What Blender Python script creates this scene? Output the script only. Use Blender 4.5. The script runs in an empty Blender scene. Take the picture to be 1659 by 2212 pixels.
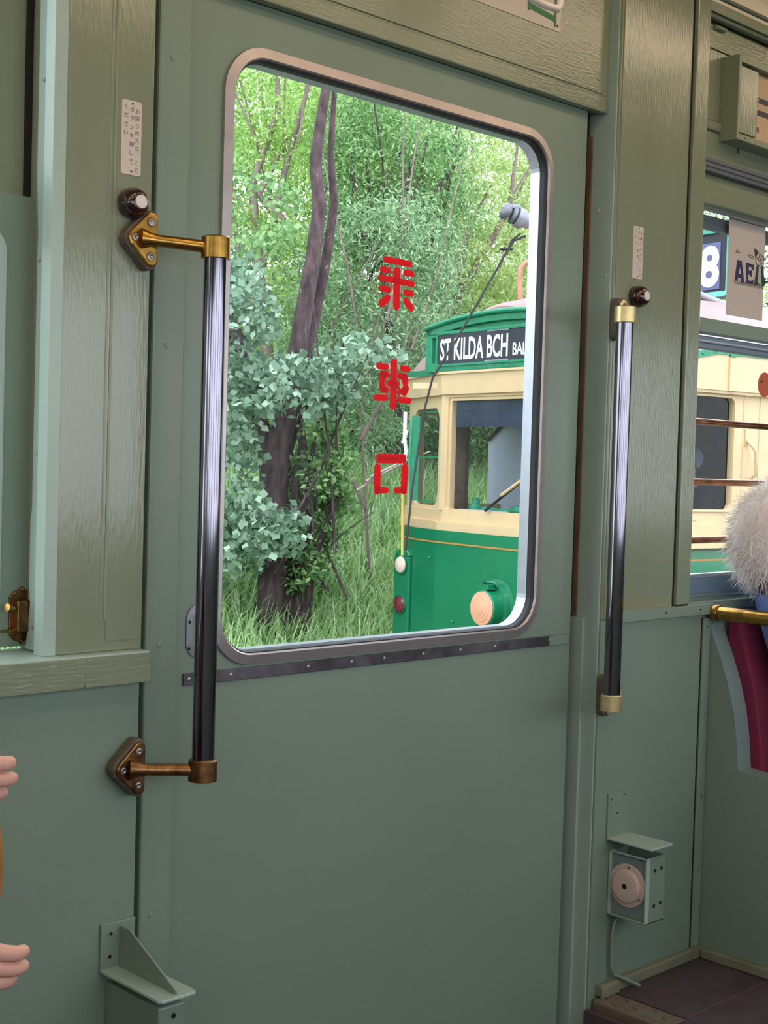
import bpy, bmesh, math, random
import numpy as np
from mathutils import Vector, Matrix
random.seed(7); rng = np.random.default_rng(11)
S = bpy.context.scene
COL = S.collection

# ------------------------------------------------------------------ camera
F = 2950.0
R = [(0.71995395, -0.02981971, -0.69338092), (-0.00287639, 0.99893973, -0.04594727), (0.69401588, 0.03507436, 0.71910482)]
CAM = Vector((0, -1.703, 1.10))
def rowv(r): return Vector((r[0], r[2], -r[1]))
rgt, dwn, fwd = rowv(R[0]), rowv(R[1]), rowv(R[2])
cd = bpy.data.cameras.new('camera'); cam = bpy.data.objects.new('camera', cd); COL.objects.link(cam)
cd.sensor_fit = 'HORIZONTAL'; cd.sensor_width = 36.0; cd.lens = F*36.0/1659; cd.clip_start = 0.02; cd.clip_end = 300
M = Matrix((rgt, -dwn, -fwd)).transposed().to_4x4(); M.translation = CAM
cam.matrix_world = M
S.camera = cam
def ray(u, v): return rgt*((u-829.5)/F) + dwn*((v-1106)/F) + fwd
def at(u, v, y=0.0):            # the point seen at pixel (u, v) on the plane y
    d = ray(u, v); return CAM + d*((y-CAM.y)/d.y)
def atd(u, v, D): return CAM + ray(u, v)*D

# ------------------------------------------------------------------ world, sun, exposure
W = bpy.data.worlds.new('overcast_sky'); S.world = W; W.use_nodes = True
nt = W.node_tree; nt.nodes.clear()
wo = nt.nodes.new('ShaderNodeOutputWorld'); bg = nt.nodes.new('ShaderNodeBackground')
tc = nt.nodes.new('ShaderNodeTexCoord'); sx = nt.nodes.new('ShaderNodeSeparateXYZ'); cr = nt.nodes.new('ShaderNodeValToRGB')
nt.links.new(tc.outputs['Generated'], sx.inputs[0]); nt.links.new(sx.outputs['Z'], cr.inputs[0])
cr.color_ramp.elements[0].color = (0.80, 0.88, 0.95, 1); cr.color_ramp.elements[1].color = (0.72, 0.86, 1.0, 1)
nt.links.new(cr.outputs[0], bg.inputs[0]); bg.inputs[1].default_value = 3.6
nt.links.new(bg.outputs[0], wo.inputs[0])
sl = bpy.data.lights.new('sun', 'SUN'); sl.energy = 1.1; sl.angle = math.radians(12); sl.color = (1, .96, .88)
sun = bpy.data.objects.new('sun', sl); COL.objects.link(sun)
sun.rotation_euler = Vector((0.45, 0.45, -1.0)).to_track_quat('-Z', 'Y').to_euler()
S.view_settings.view_transform = 'Standard'; S.view_settings.look = 'None'
S.view_settings.gamma = 1; S.view_settings.use_curve_mapping = False
S.view_settings.exposure = 0.12
LAMP = 4.6
S.cycles.max_bounces = 10; S.cycles.diffuse_bounces = 5; S.cycles.transparent_max_bounces = 24
S.cycles.caustics_reflective = False; S.cycles.caustics_refractive = False
S.cycles.sample_clamp_indirect = 4

# ------------------------------------------------------------------ materials
def lin(c):
    return tuple(((x/255)/12.92 if x/255 <= .04045 else ((x/255+.055)/1.055)**2.4) for x in c) + (1,)
def mat(name, rgb, rough=.5, metal=0.0, bump=0.0, bdist=.002, bscale=40, stretch=(1, 1, 1), var=0.0, vscale=6, coat=0.0, spec=.5, emit=None, estr=0, dirt=None, dscale=3, dlo=.55, dhi=.7):
    m = bpy.data.materials.new(name); m.use_nodes = True; n = m.node_tree; b = n.nodes['Principled BSDF']
    base = lin(rgb)
    b.inputs['Base Color'].default_value = base
    b.inputs['Roughness'].default_value = rough; b.inputs['Metallic'].default_value = metal
    b.inputs['Coat Weight'].default_value = coat; b.inputs['Specular IOR Level'].default_value = spec
    if emit: b.inputs['Emission Color'].default_value = lin(emit); b.inputs['Emission Strength'].default_value = estr
    g = n.nodes.new('ShaderNodeTexCoord'); mp = n.nodes.new('ShaderNodeMapping'); mp.inputs['Scale'].default_value = stretch
    n.links.new(g.outputs['Object'], mp.inputs[0])
    last = None
    if var or dirt:
        nz = n.nodes.new('ShaderNodeTexNoise'); nz.inputs['Scale'].default_value = vscale; nz.inputs['Detail'].default_value = 6
        n.links.new(mp.outputs[0], nz.inputs['Vector'])
        rp = n.nodes.new('ShaderNodeValToRGB')
        rp.color_ramp.elements[0].position = .3; rp.color_ramp.elements[1].position = .7
        rp.color_ramp.elements[0].color = tuple(c*(1-var) for c in base[:3])+(1,)
        rp.color_ramp.elements[1].color = tuple(min(1, c*(1+var)) for c in base[:3])+(1,)
        n.links.new(nz.outputs['Fac'], rp.inputs[0]); last = rp.outputs[0]
        if dirt:
            n2 = n.nodes.new('ShaderNodeTexNoise'); n2.inputs['Scale'].default_value = dscale; n2.inputs['Detail'].default_value = 8; n2.inputs['Roughness'].default_value = .7
            n.links.new(mp.outputs[0], n2.inputs['Vector'])
            r2 = n.nodes.new('ShaderNodeValToRGB'); r2.color_ramp.elements[0].position = dlo; r2.color_ramp.elements[1].position = dhi
            n.links.new(n2.outputs['Fac'], r2.inputs[0])
            mx = n.nodes.new('ShaderNodeMix'); mx.data_type = 'RGBA'
            n.links.new(r2.outputs[0], mx.inputs[0]); n.links.new(last, mx.inputs[6]); mx.inputs[7].default_value = lin(dirt); last = mx.outputs[2]
        n.links.new(last, b.inputs['Base Color'])
    if bump:
        nb = n.nodes.new('ShaderNodeTexNoise'); nb.inputs['Scale'].default_value = bscale; nb.inputs['Detail'].default_value = 4
        n.links.new(mp.outputs[0], nb.inputs['Vector'])
        bp = n.nodes.new('ShaderNodeBump'); bp.inputs['Strength'].default_value = bump; bp.inputs['Distance'].default_value = bdist
        n.links.new(nb.outputs['Fac'], bp.inputs['Height']); n.links.new(bp.outputs[0], b.inputs['Normal'])
    return m
GP = (132, 138, 116)
paint = mat('green_enamel', GP, .33, bump=.25, bscale=60, var=.05, vscale=5, dirt=(96, 104, 84), dscale=5, dlo=.62, dhi=.8)
paintV = mat('green_enamel_brushed_down', GP, .15, bump=.3, bscale=260, stretch=(1, 1, .14), spec=.7, var=.06, vscale=9)
paintH = mat('green_enamel_brushed_across', GP, .15, bump=.3, bscale=260, stretch=(.14, 1, 1), spec=.7, var=.06, vscale=9)
paintL = mat('green_enamel_smooth', (123, 139, 124), .36, bump=.15, bscale=300, var=.04, vscale=3)
paintJ = mat('green_enamel_daylit', (162, 180, 170), .34, bump=.3, bscale=50, stretch=(1, 1, .2), var=.04)  # wall enamel in a paler tone, daylight on the jambs put into its colour
rubber = mat('black_rubber', (22, 20, 22), .6)
darkgap = mat('gap_shade_brown', (30, 18, 16), .8, var=.4, vscale=30)  # near-black brown, the shade inside the gaps put into the colour
rust = mat('worn_wood_edge', (120, 92, 74), .7, var=.3, vscale=60, stretch=(1, 1, .2), bump=.4)
alu = mat('matte_aluminium', (176, 166, 166), .38, metal=.75, var=.08, vscale=25, dirt=(110, 82, 66), dscale=22, dlo=.66, dhi=.74)
alub = mat('bright_aluminium', (186, 186, 200), .3, metal=.8, var=.06, vscale=40, bump=.1)
strip = mat('tarnished_chrome_strip', (128, 120, 128), .3, metal=.9, var=.45, vscale=12, dirt=(80, 66, 62), dscale=15, dlo=.5, dhi=.75)
chrome = mat('brushed_chrome', (134, 129, 140), .10, metal=1, var=.08, vscale=30)
brass = mat('aged_brass', (176, 134, 66), .26, metal=1, var=.3, vscale=50, bump=.1)
brassd = mat('dark_oily_brass', (134, 96, 62), .38, metal=1, var=.45, vscale=60, bump=.4, bscale=90)
brassp = mat('pale_brass', (214, 192, 140), .34, metal=.75, var=.15, vscale=50)
block = mat('weathered_grey_brown_block', (96, 84, 72), .7, var=.3, vscale=70, bump=.5)
steel = mat('dull_steel_screw', (150, 150, 145), .35, metal=.9)
hole = mat('dark_hole', (14, 10, 10), .8)
bake = mat('dark_brown_bakelite', (44, 16, 16), .14, coat=.6, var=.1, bump=.05)
ivory = mat('ivory_button', (222, 206, 200), .4)
plate = mat('cream_enamel_plate', (206, 190, 180), .4, var=.03)
ink = mat('dark_ink', (66, 44, 46), .6)
redink = mat('red_ink', (150, 70, 66), .6)
greenink = mat('green_ink', (44, 112, 74), .5)
pink = mat('pinkish_cream_plastic', (206, 180, 168), .42, var=.03)
ceilm = mat('cream_ceiling_paint', (226, 214, 196), .5)
maroon = mat('maroon_velvet_moquette', (118, 28, 62), .85, bump=.5, bscale=400, var=.15, vscale=20)
floorm = mat('dark_worn_floor_boards', (74, 61, 70), .62, bump=.3, bscale=120, var=.35, vscale=14, dirt=(84, 66, 66), dscale=9, dlo=.5, dhi=.8)
skirt = mat('scuffed_olive_baseboard', (122, 122, 100), .55, var=.12, vscale=15, bump=.3, dirt=(112, 92, 76), dscale=10, dlo=.5, dhi=.75)
tread = mat('worn_tread_plate', (126, 128, 114), .38, metal=.35, var=.2, vscale=20, dirt=(140, 108, 94), dscale=7, dlo=.42, dhi=.6, bump=.2)
navy = mat('navy_ink', (38, 32, 74), .5)
dgreen = mat('dark_green_ink', (30, 50, 44), .5)
paper = mat('thin_cream_poster_paper', (192, 178, 170), .6)
wood = mat('pale_wood_board', (196, 166, 138), .6, var=.05)
lampm = mat('warm_lamp_glass', (255, 236, 208), .4, emit=(255, 224, 188), estr=LAMP)
orange = mat('orange_brown_sticker', (186, 84, 50), .5)
bluef = mat('slate_blue_sill', (104, 124, 146), .4)

def glassmat(name, tint=(.97, .985, .98), rmul=1.0, rough=0.0):
    m = bpy.data.materials.new(name); m.use_nodes = True; n = m.node_tree; n.nodes.clear()
    o = n.nodes.new('ShaderNodeOutputMaterial'); t = n.nodes.new('ShaderNodeBsdfTransparent'); g = n.nodes.new('ShaderNodeBsdfGlossy')
    f = n.nodes.new('ShaderNodeFresnel'); f.inputs[0].default_value = 1.45; mu = n.nodes.new('ShaderNodeMath'); mu.operation = 'MULTIPLY'; mu.inputs[1].default_value = rmul
    mx = n.nodes.new('ShaderNodeMixShader'); t.inputs[0].default_value = (*tint, 1); g.inputs['Roughness'].default_value = rough
    ge = n.nodes.new('ShaderNodeNewGeometry'); fr_ = n.nodes.new('ShaderNodeMath'); fr_.operation = 'SUBTRACT'; fr_.inputs[0].default_value = 1; n.links.new(ge.outputs['Backfacing'], fr_.inputs[1])
    m2 = n.nodes.new('ShaderNodeMath'); m2.operation = 'MULTIPLY'; n.links.new(f.outputs[0], m2.inputs[0]); n.links.new(fr_.outputs[0], m2.inputs[1])   # only the outer faces of a pane reflect
    n.links.new(m2.outputs[0], mu.inputs[0]); n.links.new(mu.outputs[0], mx.inputs[0]); n.links.new(t.outputs[0], mx.inputs[1]); n.links.new(g.outputs[0], mx.inputs[2])
    n.links.new(mx.outputs[0], o.inputs[0]); return m
glass = glassmat('clear_window_glass', (.985, .992, .988), rmul=.12)
glasst = glassmat('tram_window_glass', (.95, .96, .97), .6)

def leafmat(name, stops, trans=.35, rough=.55):
    m = bpy.data.materials.new(name); m.use_nodes = True; n = m.node_tree; n.nodes.clear()
    o = n.nodes.new('ShaderNodeOutputMaterial'); g = n.nodes.new('ShaderNodeNewGeometry'); r = n.nodes.new('ShaderNodeValToRGB')
    e = r.color_ramp.elements
    while len(e) < len(stops): e.new(.5)
    for i, (p, c) in enumerate(stops): e[i].position = p; e[i].color = lin(c)
    d = n.nodes.new('ShaderNodeBsdfPrincipled'); d.inputs['Roughness'].default_value = rough; d.inputs['Specular IOR Level'].default_value = .4
    t = n.nodes.new('ShaderNodeBsdfTranslucent'); mx = n.nodes.new('ShaderNodeMixShader'); mx.inputs[0].default_value = trans
    n.links.new(g.outputs['Random Per Island'], r.inputs[0]); n.links.new(r.outputs[0], d.inputs['Base Color']); n.links.new(r.outputs[0], t.inputs[0])
    n.links.new(d.outputs[0], mx.inputs[1]); n.links.new(t.outputs[0], mx.inputs[2]); n.links.new(mx.outputs[0], o.inputs[0]); return m
redv = leafmat('red_glass_lettering', [(0, (232, 34, 50)), (1, (232, 34, 50))], .6)
leafY = leafmat('yellow_green_leaves', [(0, (118, 150, 76)), (.5, (158, 194, 104)), (1, (206, 228, 148))], .45)
leafX = leafmat('bright_sunlit_leaves', [(0, (150, 172, 100)), (.5, (188, 206, 136)), (1, (226, 236, 184))], .5)
leafG = leafmat('mid_green_leaves', [(0, (90, 126, 80)), (.5, (128, 166, 104)), (1, (176, 206, 144))], .4)
leafB = leafmat('blue_green_broad_leaves', [(0, (94, 122, 98)), (.5, (128, 158, 130)), (1, (184, 206, 182))], .3, .4)
leafS = leafmat('silvery_willow_leaves', [(0, (96, 128, 94)), (.5, (138, 172, 124)), (1, (188, 212, 168))], .35)
leafD = leafmat('dark_hedge_leaves', [(0, (56, 80, 58)), (.5, (88, 116, 80)), (1, (128, 158, 108))], .3)
grassm = leafmat('long_grass_blades', [(0, (140, 168, 112)), (.45, (172, 202, 138)), (.8, (204, 228, 170)), (1, (234, 244, 220))], .5, .4)
bark = mat('dark_brown_bark', (76, 58, 60), .85, bump=1, bdist=.03, bscale=22, stretch=(1, 1, .35), var=.6, vscale=20, dirt=(160, 146, 136), dscale=26, dlo=.62, dhi=.7)
barkp = mat('pale_grey_bark', (128, 110, 102), .85, bump=.8, bdist=.02, bscale=30, stretch=(1, 1, .3), var=.3, vscale=14)
soil = mat('dark_undergrowth_soil', (74, 92, 52), .9, var=.4, vscale=3, bump=.5)
ballast = mat('track_gravel', (120, 116, 104), .9, var=.4, vscale=30, bump=1)
tgreen = mat('tram_green_enamel', (18, 112, 76), .3, var=.06, vscale=3, coat=.2)
tgreenw = mat('tram_green_wood', (26, 124, 88), .42, var=.18, vscale=20, stretch=(1, 1, 1))
tcream = mat('tram_cream_enamel', (208, 178, 138), .42, var=.05, vscale=6, dirt=(170, 138, 108), dscale=5, dlo=.62, dhi=.85)
troof = mat('faded_pink_roof_canvas', (158, 122, 120), .6, var=.08, vscale=6, dirt=(140, 96, 82), dscale=3, dlo=.56, dhi=.72)
tcopper = mat('copper_coloured_pipe', (176, 124, 102), .5, var=.15, vscale=10)
tblack = mat('black_blind', (34, 34, 46), .5, var=.2, vscale=10)
tdark = mat('dark_cab_timber', (84, 64, 56), .6, var=.25, vscale=12)
tgrey = mat('lilac_grey_partition', (192, 196, 214), .5, var=.04)
twhite = mat('white_blind_letters', (236, 236, 230), .6)
tgold = mat('gold_lining', (178, 128, 60), .5)
lensA = mat('amber_headlamp_glass', (196, 148, 124), .12, coat=.6, emit=(255, 160, 100), estr=.22, bump=.5, bscale=30)
lensW = mat('clear_lamp_glass', (224, 196, 180), .15, coat=.5)
lensR = mat('dark_red_reflector', (112, 30, 46), .2, coat=.5)
tarn = mat('grey_cast_metal', (148, 146, 158), .45, metal=.3, var=.15, vscale=30)
rope = mat('dark_rope', (46, 42, 42), .8)
whiterope = mat('white_rope', (222, 220, 214), .8)
yel = mat('yellow_cord', (214, 180, 90), .6)
skin = mat('skin', (214, 158, 140), .5, var=.06, vscale=20); skin.node_tree.nodes['Principled BSDF'].inputs['Subsurface Weight'].default_value = .12
skin.node_tree.nodes['Principled BSDF'].inputs['Subsurface Radius'].default_value = (.02, .008, .004)
denim = mat('blue_denim', (98, 122, 176), .85, bump=.5, bscale=500, var=.2, vscale=14)
ltshirt = mat('pale_blue_shirt', (176, 190, 220), .8, var=.1, vscale=8)
navycloth = mat('navy_cloth', (30, 32, 52), .85, var=.15, vscale=20)
ochre = mat('ochre_leather', (170, 112, 46), .5, var=.2, vscale=30, bump=.3)
greyhair = mat('grey_hair', (150, 144, 140), .7, var=.3, vscale=60, stretch=(1, 1, .2), bump=.6)
fur = mat('white_fur', (232, 222, 218), .85, var=.08, vscale=30)
gold = mat('gold_ring', (230, 180, 90), .2, metal=1)
brownl = mat('brown_leather_strap', (84, 44, 36), .5)

# ------------------------------------------------------------------ mesh helpers
class MB:
    def __init__(s): s.v = []; s.f = []; s.sm = []
    def add(s, vs, fs, smooth=False):
        o = len(s.v); s.v += [tuple(v) for v in vs]; s.f += [tuple(i+o for i in f) for f in fs]; s.sm += [smooth]*len(fs); return s
    def box(s, x0, x1, y0, y1, z0, z1, T=None):
        vs = [Vector((x, y, z)) for x in (x0, x1) for y in (y0, y1) for z in (z0, z1)]
        if T: vs = [T(*v) for v in vs]
        return s.add(vs, [(0, 1, 3, 2), (4, 6, 7, 5), (0, 4, 5, 1), (2, 3, 7, 6), (0, 2, 6, 4), (1, 5, 7, 3)])
    def tube(s, pts, rad, n=12, caps=True):
        pts = [Vector(p) for p in pts]; k = len(pts)
        if not hasattr(rad, '__len__'): rad = [rad]*k
        up = None; vs = []
        for i, p in enumerate(pts):
            t = (pts[min(i+1, k-1)]-pts[max(i-1, 0)]).normalized()
            if up is None: up = t.orthogonal().normalized()
            up = (up - t*up.dot(t)); up = up.normalized() if up.length > 1e-6 else t.orthogonal().normalized()
            b = t.cross(up)
            for j in range(n):
                a = 2*math.pi*j/n; vs.append(p+(up*math.cos(a)+b*math.sin(a))*rad[i])
        fs = [(i*n+j, i*n+(j+1) % n, (i+1)*n+(j+1) % n, (i+1)*n+j) for i in range(k-1) for j in range(n)]
        s.add(vs, fs, True)
        if caps: s.add([vs[j] for j in range(n)], [tuple(range(n))[::-1]]); s.add([vs[(k-1)*n+j] for j in range(n)], [tuple(range(n))])
        return s
    def cyl(s, p0, p1, r, n=24): return s.tube([p0, p1], r, n)
    def lathe(s, o, axis, prof, n=28):   # prof: (distance along axis, radius)
        o = Vector(o); t = Vector(axis).normalized(); u = t.orthogonal().normalized(); b = t.cross(u); vs = []
        pr = [prof[0]]; cut = set()      # rings doubled where the profile turns sharply, so the edge stays crisp
        for i in range(1, len(prof)):
            pr.append(prof[i])
            if 0 < i < len(prof)-1:
                a0 = math.atan2(prof[i][1]-prof[i-1][1], prof[i][0]-prof[i-1][0]); a1 = math.atan2(prof[i+1][1]-prof[i][1], prof[i+1][0]-prof[i][0])
                if abs((a1-a0+math.pi) % (2*math.pi)-math.pi) > .6: cut.add(len(pr)-1); pr.append(prof[i])
        for h, r in pr:
            for j in range(n):
                a = 2*math.pi*j/n; vs.append(o+t*h+(u*math.cos(a)+b*math.sin(a))*r)
        fs = [(i*n+j, i*n+(j+1) % n, (i+1)*n+(j+1) % n, (i+1)*n+j) for i in range(len(pr)-1) if i not in cut for j in range(n)]
        return s.add(vs, fs, True)
    def prism(s, poly, ext):             # poly: planar list of points, ext: vector
        poly = [Vector(p) for p in poly]; n = len(poly); e = Vector(ext)
        vs = poly+[p+e for p in poly]
        return s.add(vs, [tuple(range(n))[::-1], tuple(range(n, 2*n))]+[(i, (i+1) % n, n+(i+1) % n, n+i) for i in range(n)])
    def sphere(s, c, r, n=16, m=10, sc=(1, 1, 1)):
        c = Vector(c); vs = []
        for i in range(m+1):
            th = math.pi*i/m
            for j in range(n):
                a = 2*math.pi*j/n; vs.append(c+Vector((math.sin(th)*math.cos(a)*sc[0], math.sin(th)*math.sin(a)*sc[1], math.cos(th)*sc[2]))*r)
        return s.add(vs, [(i*n+j, (i+1)*n+j, (i+1)*n+(j+1) % n, i*n+(j+1) % n) for i in range(m) for j in range(n)], True)
    def build(s, name, m, parent=None, bevel=0, seg=2):
        me = bpy.data.meshes.new(name); me.from_pydata(s.v, [], s.f); me.update()
        me.polygons.foreach_set('use_smooth', s.sm)
        bm = bmesh.new(); bm.from_mesh(me); bmesh.ops.recalc_face_normals(bm, faces=bm.faces); bm.to_mesh(me); bm.free()
        me.materials.append(m)
        o = bpy.data.objects.new(name, me); COL.objects.link(o)
        if parent: o.parent = parent; o.matrix_parent_inverse = parent.matrix_world.inverted() if parent.type != 'EMPTY' else Matrix.Translation(-parent.location)
        if bevel:
            b = o.modifiers.new('bevel', 'BEVEL'); b.width = bevel; b.segments = seg; b.limit_method = 'ANGLE'; b.angle_limit = .7
        return o
def tag(o, label=None, cat=None, group=None, kind=None):
    if label: o['label'] = label
    if cat: o['category'] = cat
    if group: o['group'] = group
    if kind: o['kind'] = kind
    return o
def empty(name, loc, label, cat, group=None, kind=None):
    o = bpy.data.objects.new(name, None); COL.objects.link(o); o.location = loc; o.empty_display_size = .05
    return tag(o, label, cat, group, kind)
def struct(o, label, cat): return tag(o, label, cat, kind='structure')
def rrect(x0, x1, z0, z1, r, n=8):       # points and outward normals of a rounded rectangle, counter-clockwise
    out = []
    for cx, cz, a0 in ((x1-r, z1-r, 0), (x0+r, z1-r, 90), (x0+r, z0+r, 180), (x1-r, z0+r, 270)):
        for i in range(n+1):
            a = math.radians(a0+90*i/n); out.append((cx+r*math.cos(a), cz+r*math.sin(a), math.cos(a), math.sin(a)))
    return out
def holed(mb, ox0, ox1, oz0, oz1, ix0, ix1, iz0, iz1, r, y0, y1, T=None, n=8):
    T = T or (lambda x, y, z: Vector((x, y, z)))
    inn = rrect(ix0, ix1, iz0, iz1, r, n); out = []
    for c in range(4):
        cx = ox1 if c in (0, 3) else ox0; cz = oz1 if c in (0, 1) else oz0
        for i in range(n+1):
            p = inn[c*(n+1)+i]
            if i == 0: q = (cx, p[1]) if c in (0, 2) else (p[0], cz)
            elif i == n: q = (p[0], cz) if c in (0, 2) else (cx, p[1])
            else: q = (cx, cz)
            out.append(q)
    N = len(inn); vs = []
    for y in (y0, y1):
        vs += [T(p[0], y, p[1]) for p in inn]; vs += [T(q[0], y, q[1]) for q in out]
    fs = []
    for i in range(N):
        j = (i+1) % N
        fs.append((i, j, N+j, N+i)); fs.append((2*N+i, 3*N+i, 3*N+j, 2*N+j))
        fs.append((i, 2*N+i, 2*N+j, j)); fs.append((N+i, N+j, 3*N+j, 3*N+i))
    mb.add(vs, fs); 
    return mb
def clean(o):
    bm = bmesh.new(); bm.from_mesh(o.data); bmesh.ops.remove_doubles(bm, verts=bm.verts, dist=1e-5)
    bmesh.ops.dissolve_degenerate(bm, edges=bm.edges, dist=1e-5); bmesh.ops.recalc_face_normals(bm, faces=bm.faces); bm.to_mesh(o.data); bm.free(); return o
def sweep(mb, loop, prof, T=None):       # prof: closed (outward offset, y)
    T = T or (lambda x, y, z: Vector((x, y, z)))
    N = len(loop); K = len(prof); vs = [T(p[0]+p[2]*d, y, p[1]+p[3]*d) for p in loop for d, y in prof]
    fs = [(i*K+k, ((i+1) % N)*K+k, ((i+1) % N)*K+(k+1) % K, i*K+(k+1) % K) for i in range(N) for k in range(K)]
    return mb.add(vs, fs, False)
def screw(p, axis, r, parent, name='screw', m=None, d=.0015):
    mb = MB(); mb.lathe(Vector(p), axis, [(0, r), (d*.6, r*.95), (d, r*.6), (d, .0001)], 14)
    a = Vector(axis).normalized(); u = a.orthogonal().normalized(); 
    return mb.build(name, m or paint, parent)
_tc = {}
def text_mesh(txt, m, origin, right, up, h, name, parent, wscale=1.0, depth=.0004, center=True, bold=0):
    cu = bpy.data.curves.new('t', 'FONT'); cu.body = txt; cu.size = 1; cu.extrude = 0
    cu.resolution_u = 3; cu.offset = bold
    ob = bpy.data.objects.new('t', cu); COL.objects.link(ob); bpy.context.view_layer.update()
    dg = bpy.context.evaluated_depsgraph_get(); me = ob.evaluated_get(dg).to_mesh()
    vs = [v.co.copy() for v in me.vertices]; fs = [tuple(p.vertices) for p in me.polygons]; ob.to_mesh_clear()
    bpy.data.objects.remove(ob); bpy.data.curves.remove(cu)
    if not vs: return None
    x0 = min(v.x for v in vs); x1 = max(v.x for v in vs); y0 = min(v.y for v in vs); y1 = max(v.y for v in vs)
    cx = (x0+x1)/2 if center else x0; cy = (y0+y1)/2 if center else y0
    right = Vector(right).normalized(); up = Vector(up).normalized(); nrm = right.cross(up)
    sc = h
    P = [Vector(origin)+right*(v.x-cx)*sc*wscale+up*(v.y-cy)*sc+nrm*depth for v in vs]
    if isinstance(name, MB): name.add(P, fs); return None
    mb = MB(); mb.add(P, fs)
    me = bpy.data.meshes.new(name); me.from_pydata(mb.v, [], mb.f); me.materials.append(m)
    o = bpy.data.objects.new(name, me); COL.objects.link(o)
    if parent: o.parent = parent; o.matrix_parent_inverse = Matrix.Translation(-parent.location) if parent.type == 'EMPTY' else parent.matrix_world.inverted()
    return o
capn = [0]
def capsule(mb, pts, w, nrm, up=Vector((0, 0, 1)), y=0, wv=None):  # flat stroke with round ends along pts (on a plane of normal -Y)
    for a, b in zip(pts[:-1], pts[1:]):
        capn[0] += 1; eps = Vector((0, -.00002*(capn[0] % 17), 0))
        a = Vector(a)+eps; b = Vector(b)+eps; d = (b-a).normalized(); n = d.cross(Vector((0, 1, 0)))
        ww = w
        if wv is not None: ww = w + (wv-w)*abs(d.z)
        poly = []
        for i in range(9):
            t = math.pi*(i/8)-math.pi/2; poly.append(b+(d*math.cos(t)*.5+n*math.sin(t)*.5)*ww)
        for i in range(9):
            t = math.pi*(i/8)+math.pi/2; poly.append(a+(d*math.cos(t)*.5+n*math.sin(t)*.5)*ww)
        mb.prism(poly, (0, -.0006, 0))

# ================================================================== THE SALOON: walls, floor, ceiling
def bx(name, m, x0, x1, y0, y1, z0, z1, parent=None, bevel=0):
    return MB().box(x0, x1, y0, y1, z0, z1).build(name, m, parent, bevel)
# left bay
wl = struct(bx('wall_left', paintV, 1.005, 1.15, 0, .10, .815, 2.35, bevel=.002), 'green upper wall panel left of the sliding door', 'wall')
o = bx('lower_panel', paintL, .55, 1.15, .002, .10, -.32, .772, wl, .002)
o = bx('lower_panel', paintL, -3, .55, .002, .10, -.32, .772, wl, .002)
o = bx('header_panel', paintH, -3, 1.005, .004, .10, 1.95, 2.35, wl, .002)
o = bx('window_post', paintV, -.12, -.04, 0, .10, .815, 1.95, wl, .002)
mb = MB(); mb.box(1.083, 1.087, -.0012, .001, .86, 2.3); mb.box(1.076, 1.079, -.0008, .001, .86, 2.3); mb.build('batten_seam', paint, wl, .0005)
mb = MB(); mb.box(1.0865, 1.1485, -.0015, .001, .83, 1.475); mb.build('cover_panel', paintV, wl, .001)
# jamb with its groove
o = bx('jamb_groove', darkgap, 1.0052, 1.012, .0245, .033, .815, 2.0, wl)
mb = MB(); mb.box(.985, 1.0055, -.001, .0245, .815, 2.0); jl = mb.build('jamb_edge', paintJ, wl, .001)
# hooked guide strip
g = MB()
prof = []
zz = np.linspace(.817, 1.99, 70)
for z in zz:
    y = .062
    if 1.50 < z: y = .067
    if 1.40 < z <= 1.50: y = .060 + .007*((z-1.40)/.10)
    if z < 1.39 and z > 1.385: y = .067
    if z < 1.02: y = .066
    if z < .90: y = .060+.012*(.90-z)/.08
    prof.append((y, z))
poly = [(.9995, .034, 1.99)] + [(.9995, .034, z) for z in (1.28,)] + [(.9995, .044, 1.262), (.9995, .044, 1.30), (.9995, .047, 1.30), (.9995, .047, 1.25), (.9995, .036, 1.232)] + \
       [(.9995, .034, .905), (.9995, .044, .885), (.9995, .044, .92), (.9995, .047, .92), (.9995, .047, .875), (.9995, .034, .855), (.9995, .034, .817)]
poly += [(.9995, y, z) for y, z in prof]
g.prism(poly, (.006, 0, 0)); gs = g.build('sash_guide', paintJ, wl)
for z, y in ((1.63, .052), (1.375, .055), (1.1, .05), (.85, .052)): screw((.9995, y, z), (-1, 0, 0), .0035, wl)
# sill of the left bay
tl = struct(bx('trim_1', paintJ, -3, 1.149, -.0245, .10, .7725, .815, bevel=.002), 'painted window sill ledge under the left window', 'sill')
bx('sill_facing', paintH, 1.04, 1.1505, -.0262, -.0240, .769, .8125, tl, .001)
bx('sill_facing', paintH, .40, 1.0385, -.0262, -.0240, .769, .8125, tl, .001)
# left door post
tp = struct(bx('trim_2', paintL, 1.171, 1.2305, .020, .045, -.32, 2.35, bevel=.004), 'green door post strip left of the sliding door', 'post')
for z, x in ((1.70, 1.195), (1.27, 1.196), (.815, 1.196), (.40, 1.192), (.1, 1.19)): screw((x, .020, z), (0, -1, 0), .005, tp, m=paintL)
bx('corner_gap', darkgap, 1.1505, 1.185, .0455, .049, -.32, 2.35, tp)  # dark backing added for the deep shading beside the post
# header over the door
hd = struct(bx('trim_3', paintH, 1.2305, 2.274, .030, .075, 1.835, 2.35, bevel=.0015), 'green header board above the sliding door', 'header')
bx('header_bead', paintH, 1.2305, 2.272, .0265, .045, 1.830, 1.862, hd, .0025)
bx('header_panel', paintH, 1.2305, 2.253, .0270, .035, 1.866, 2.33, hd, .001)
bx('header_stile', paintV, 2.2555, 2.273, .0285, .035, 1.864, 2.33, hd, .0006)
for x, z in ((2.237, 1.893), (1.50, 1.90)): screw((x, .027, z), (0, -1, 0), .0045, hd, m=paint)
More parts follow.
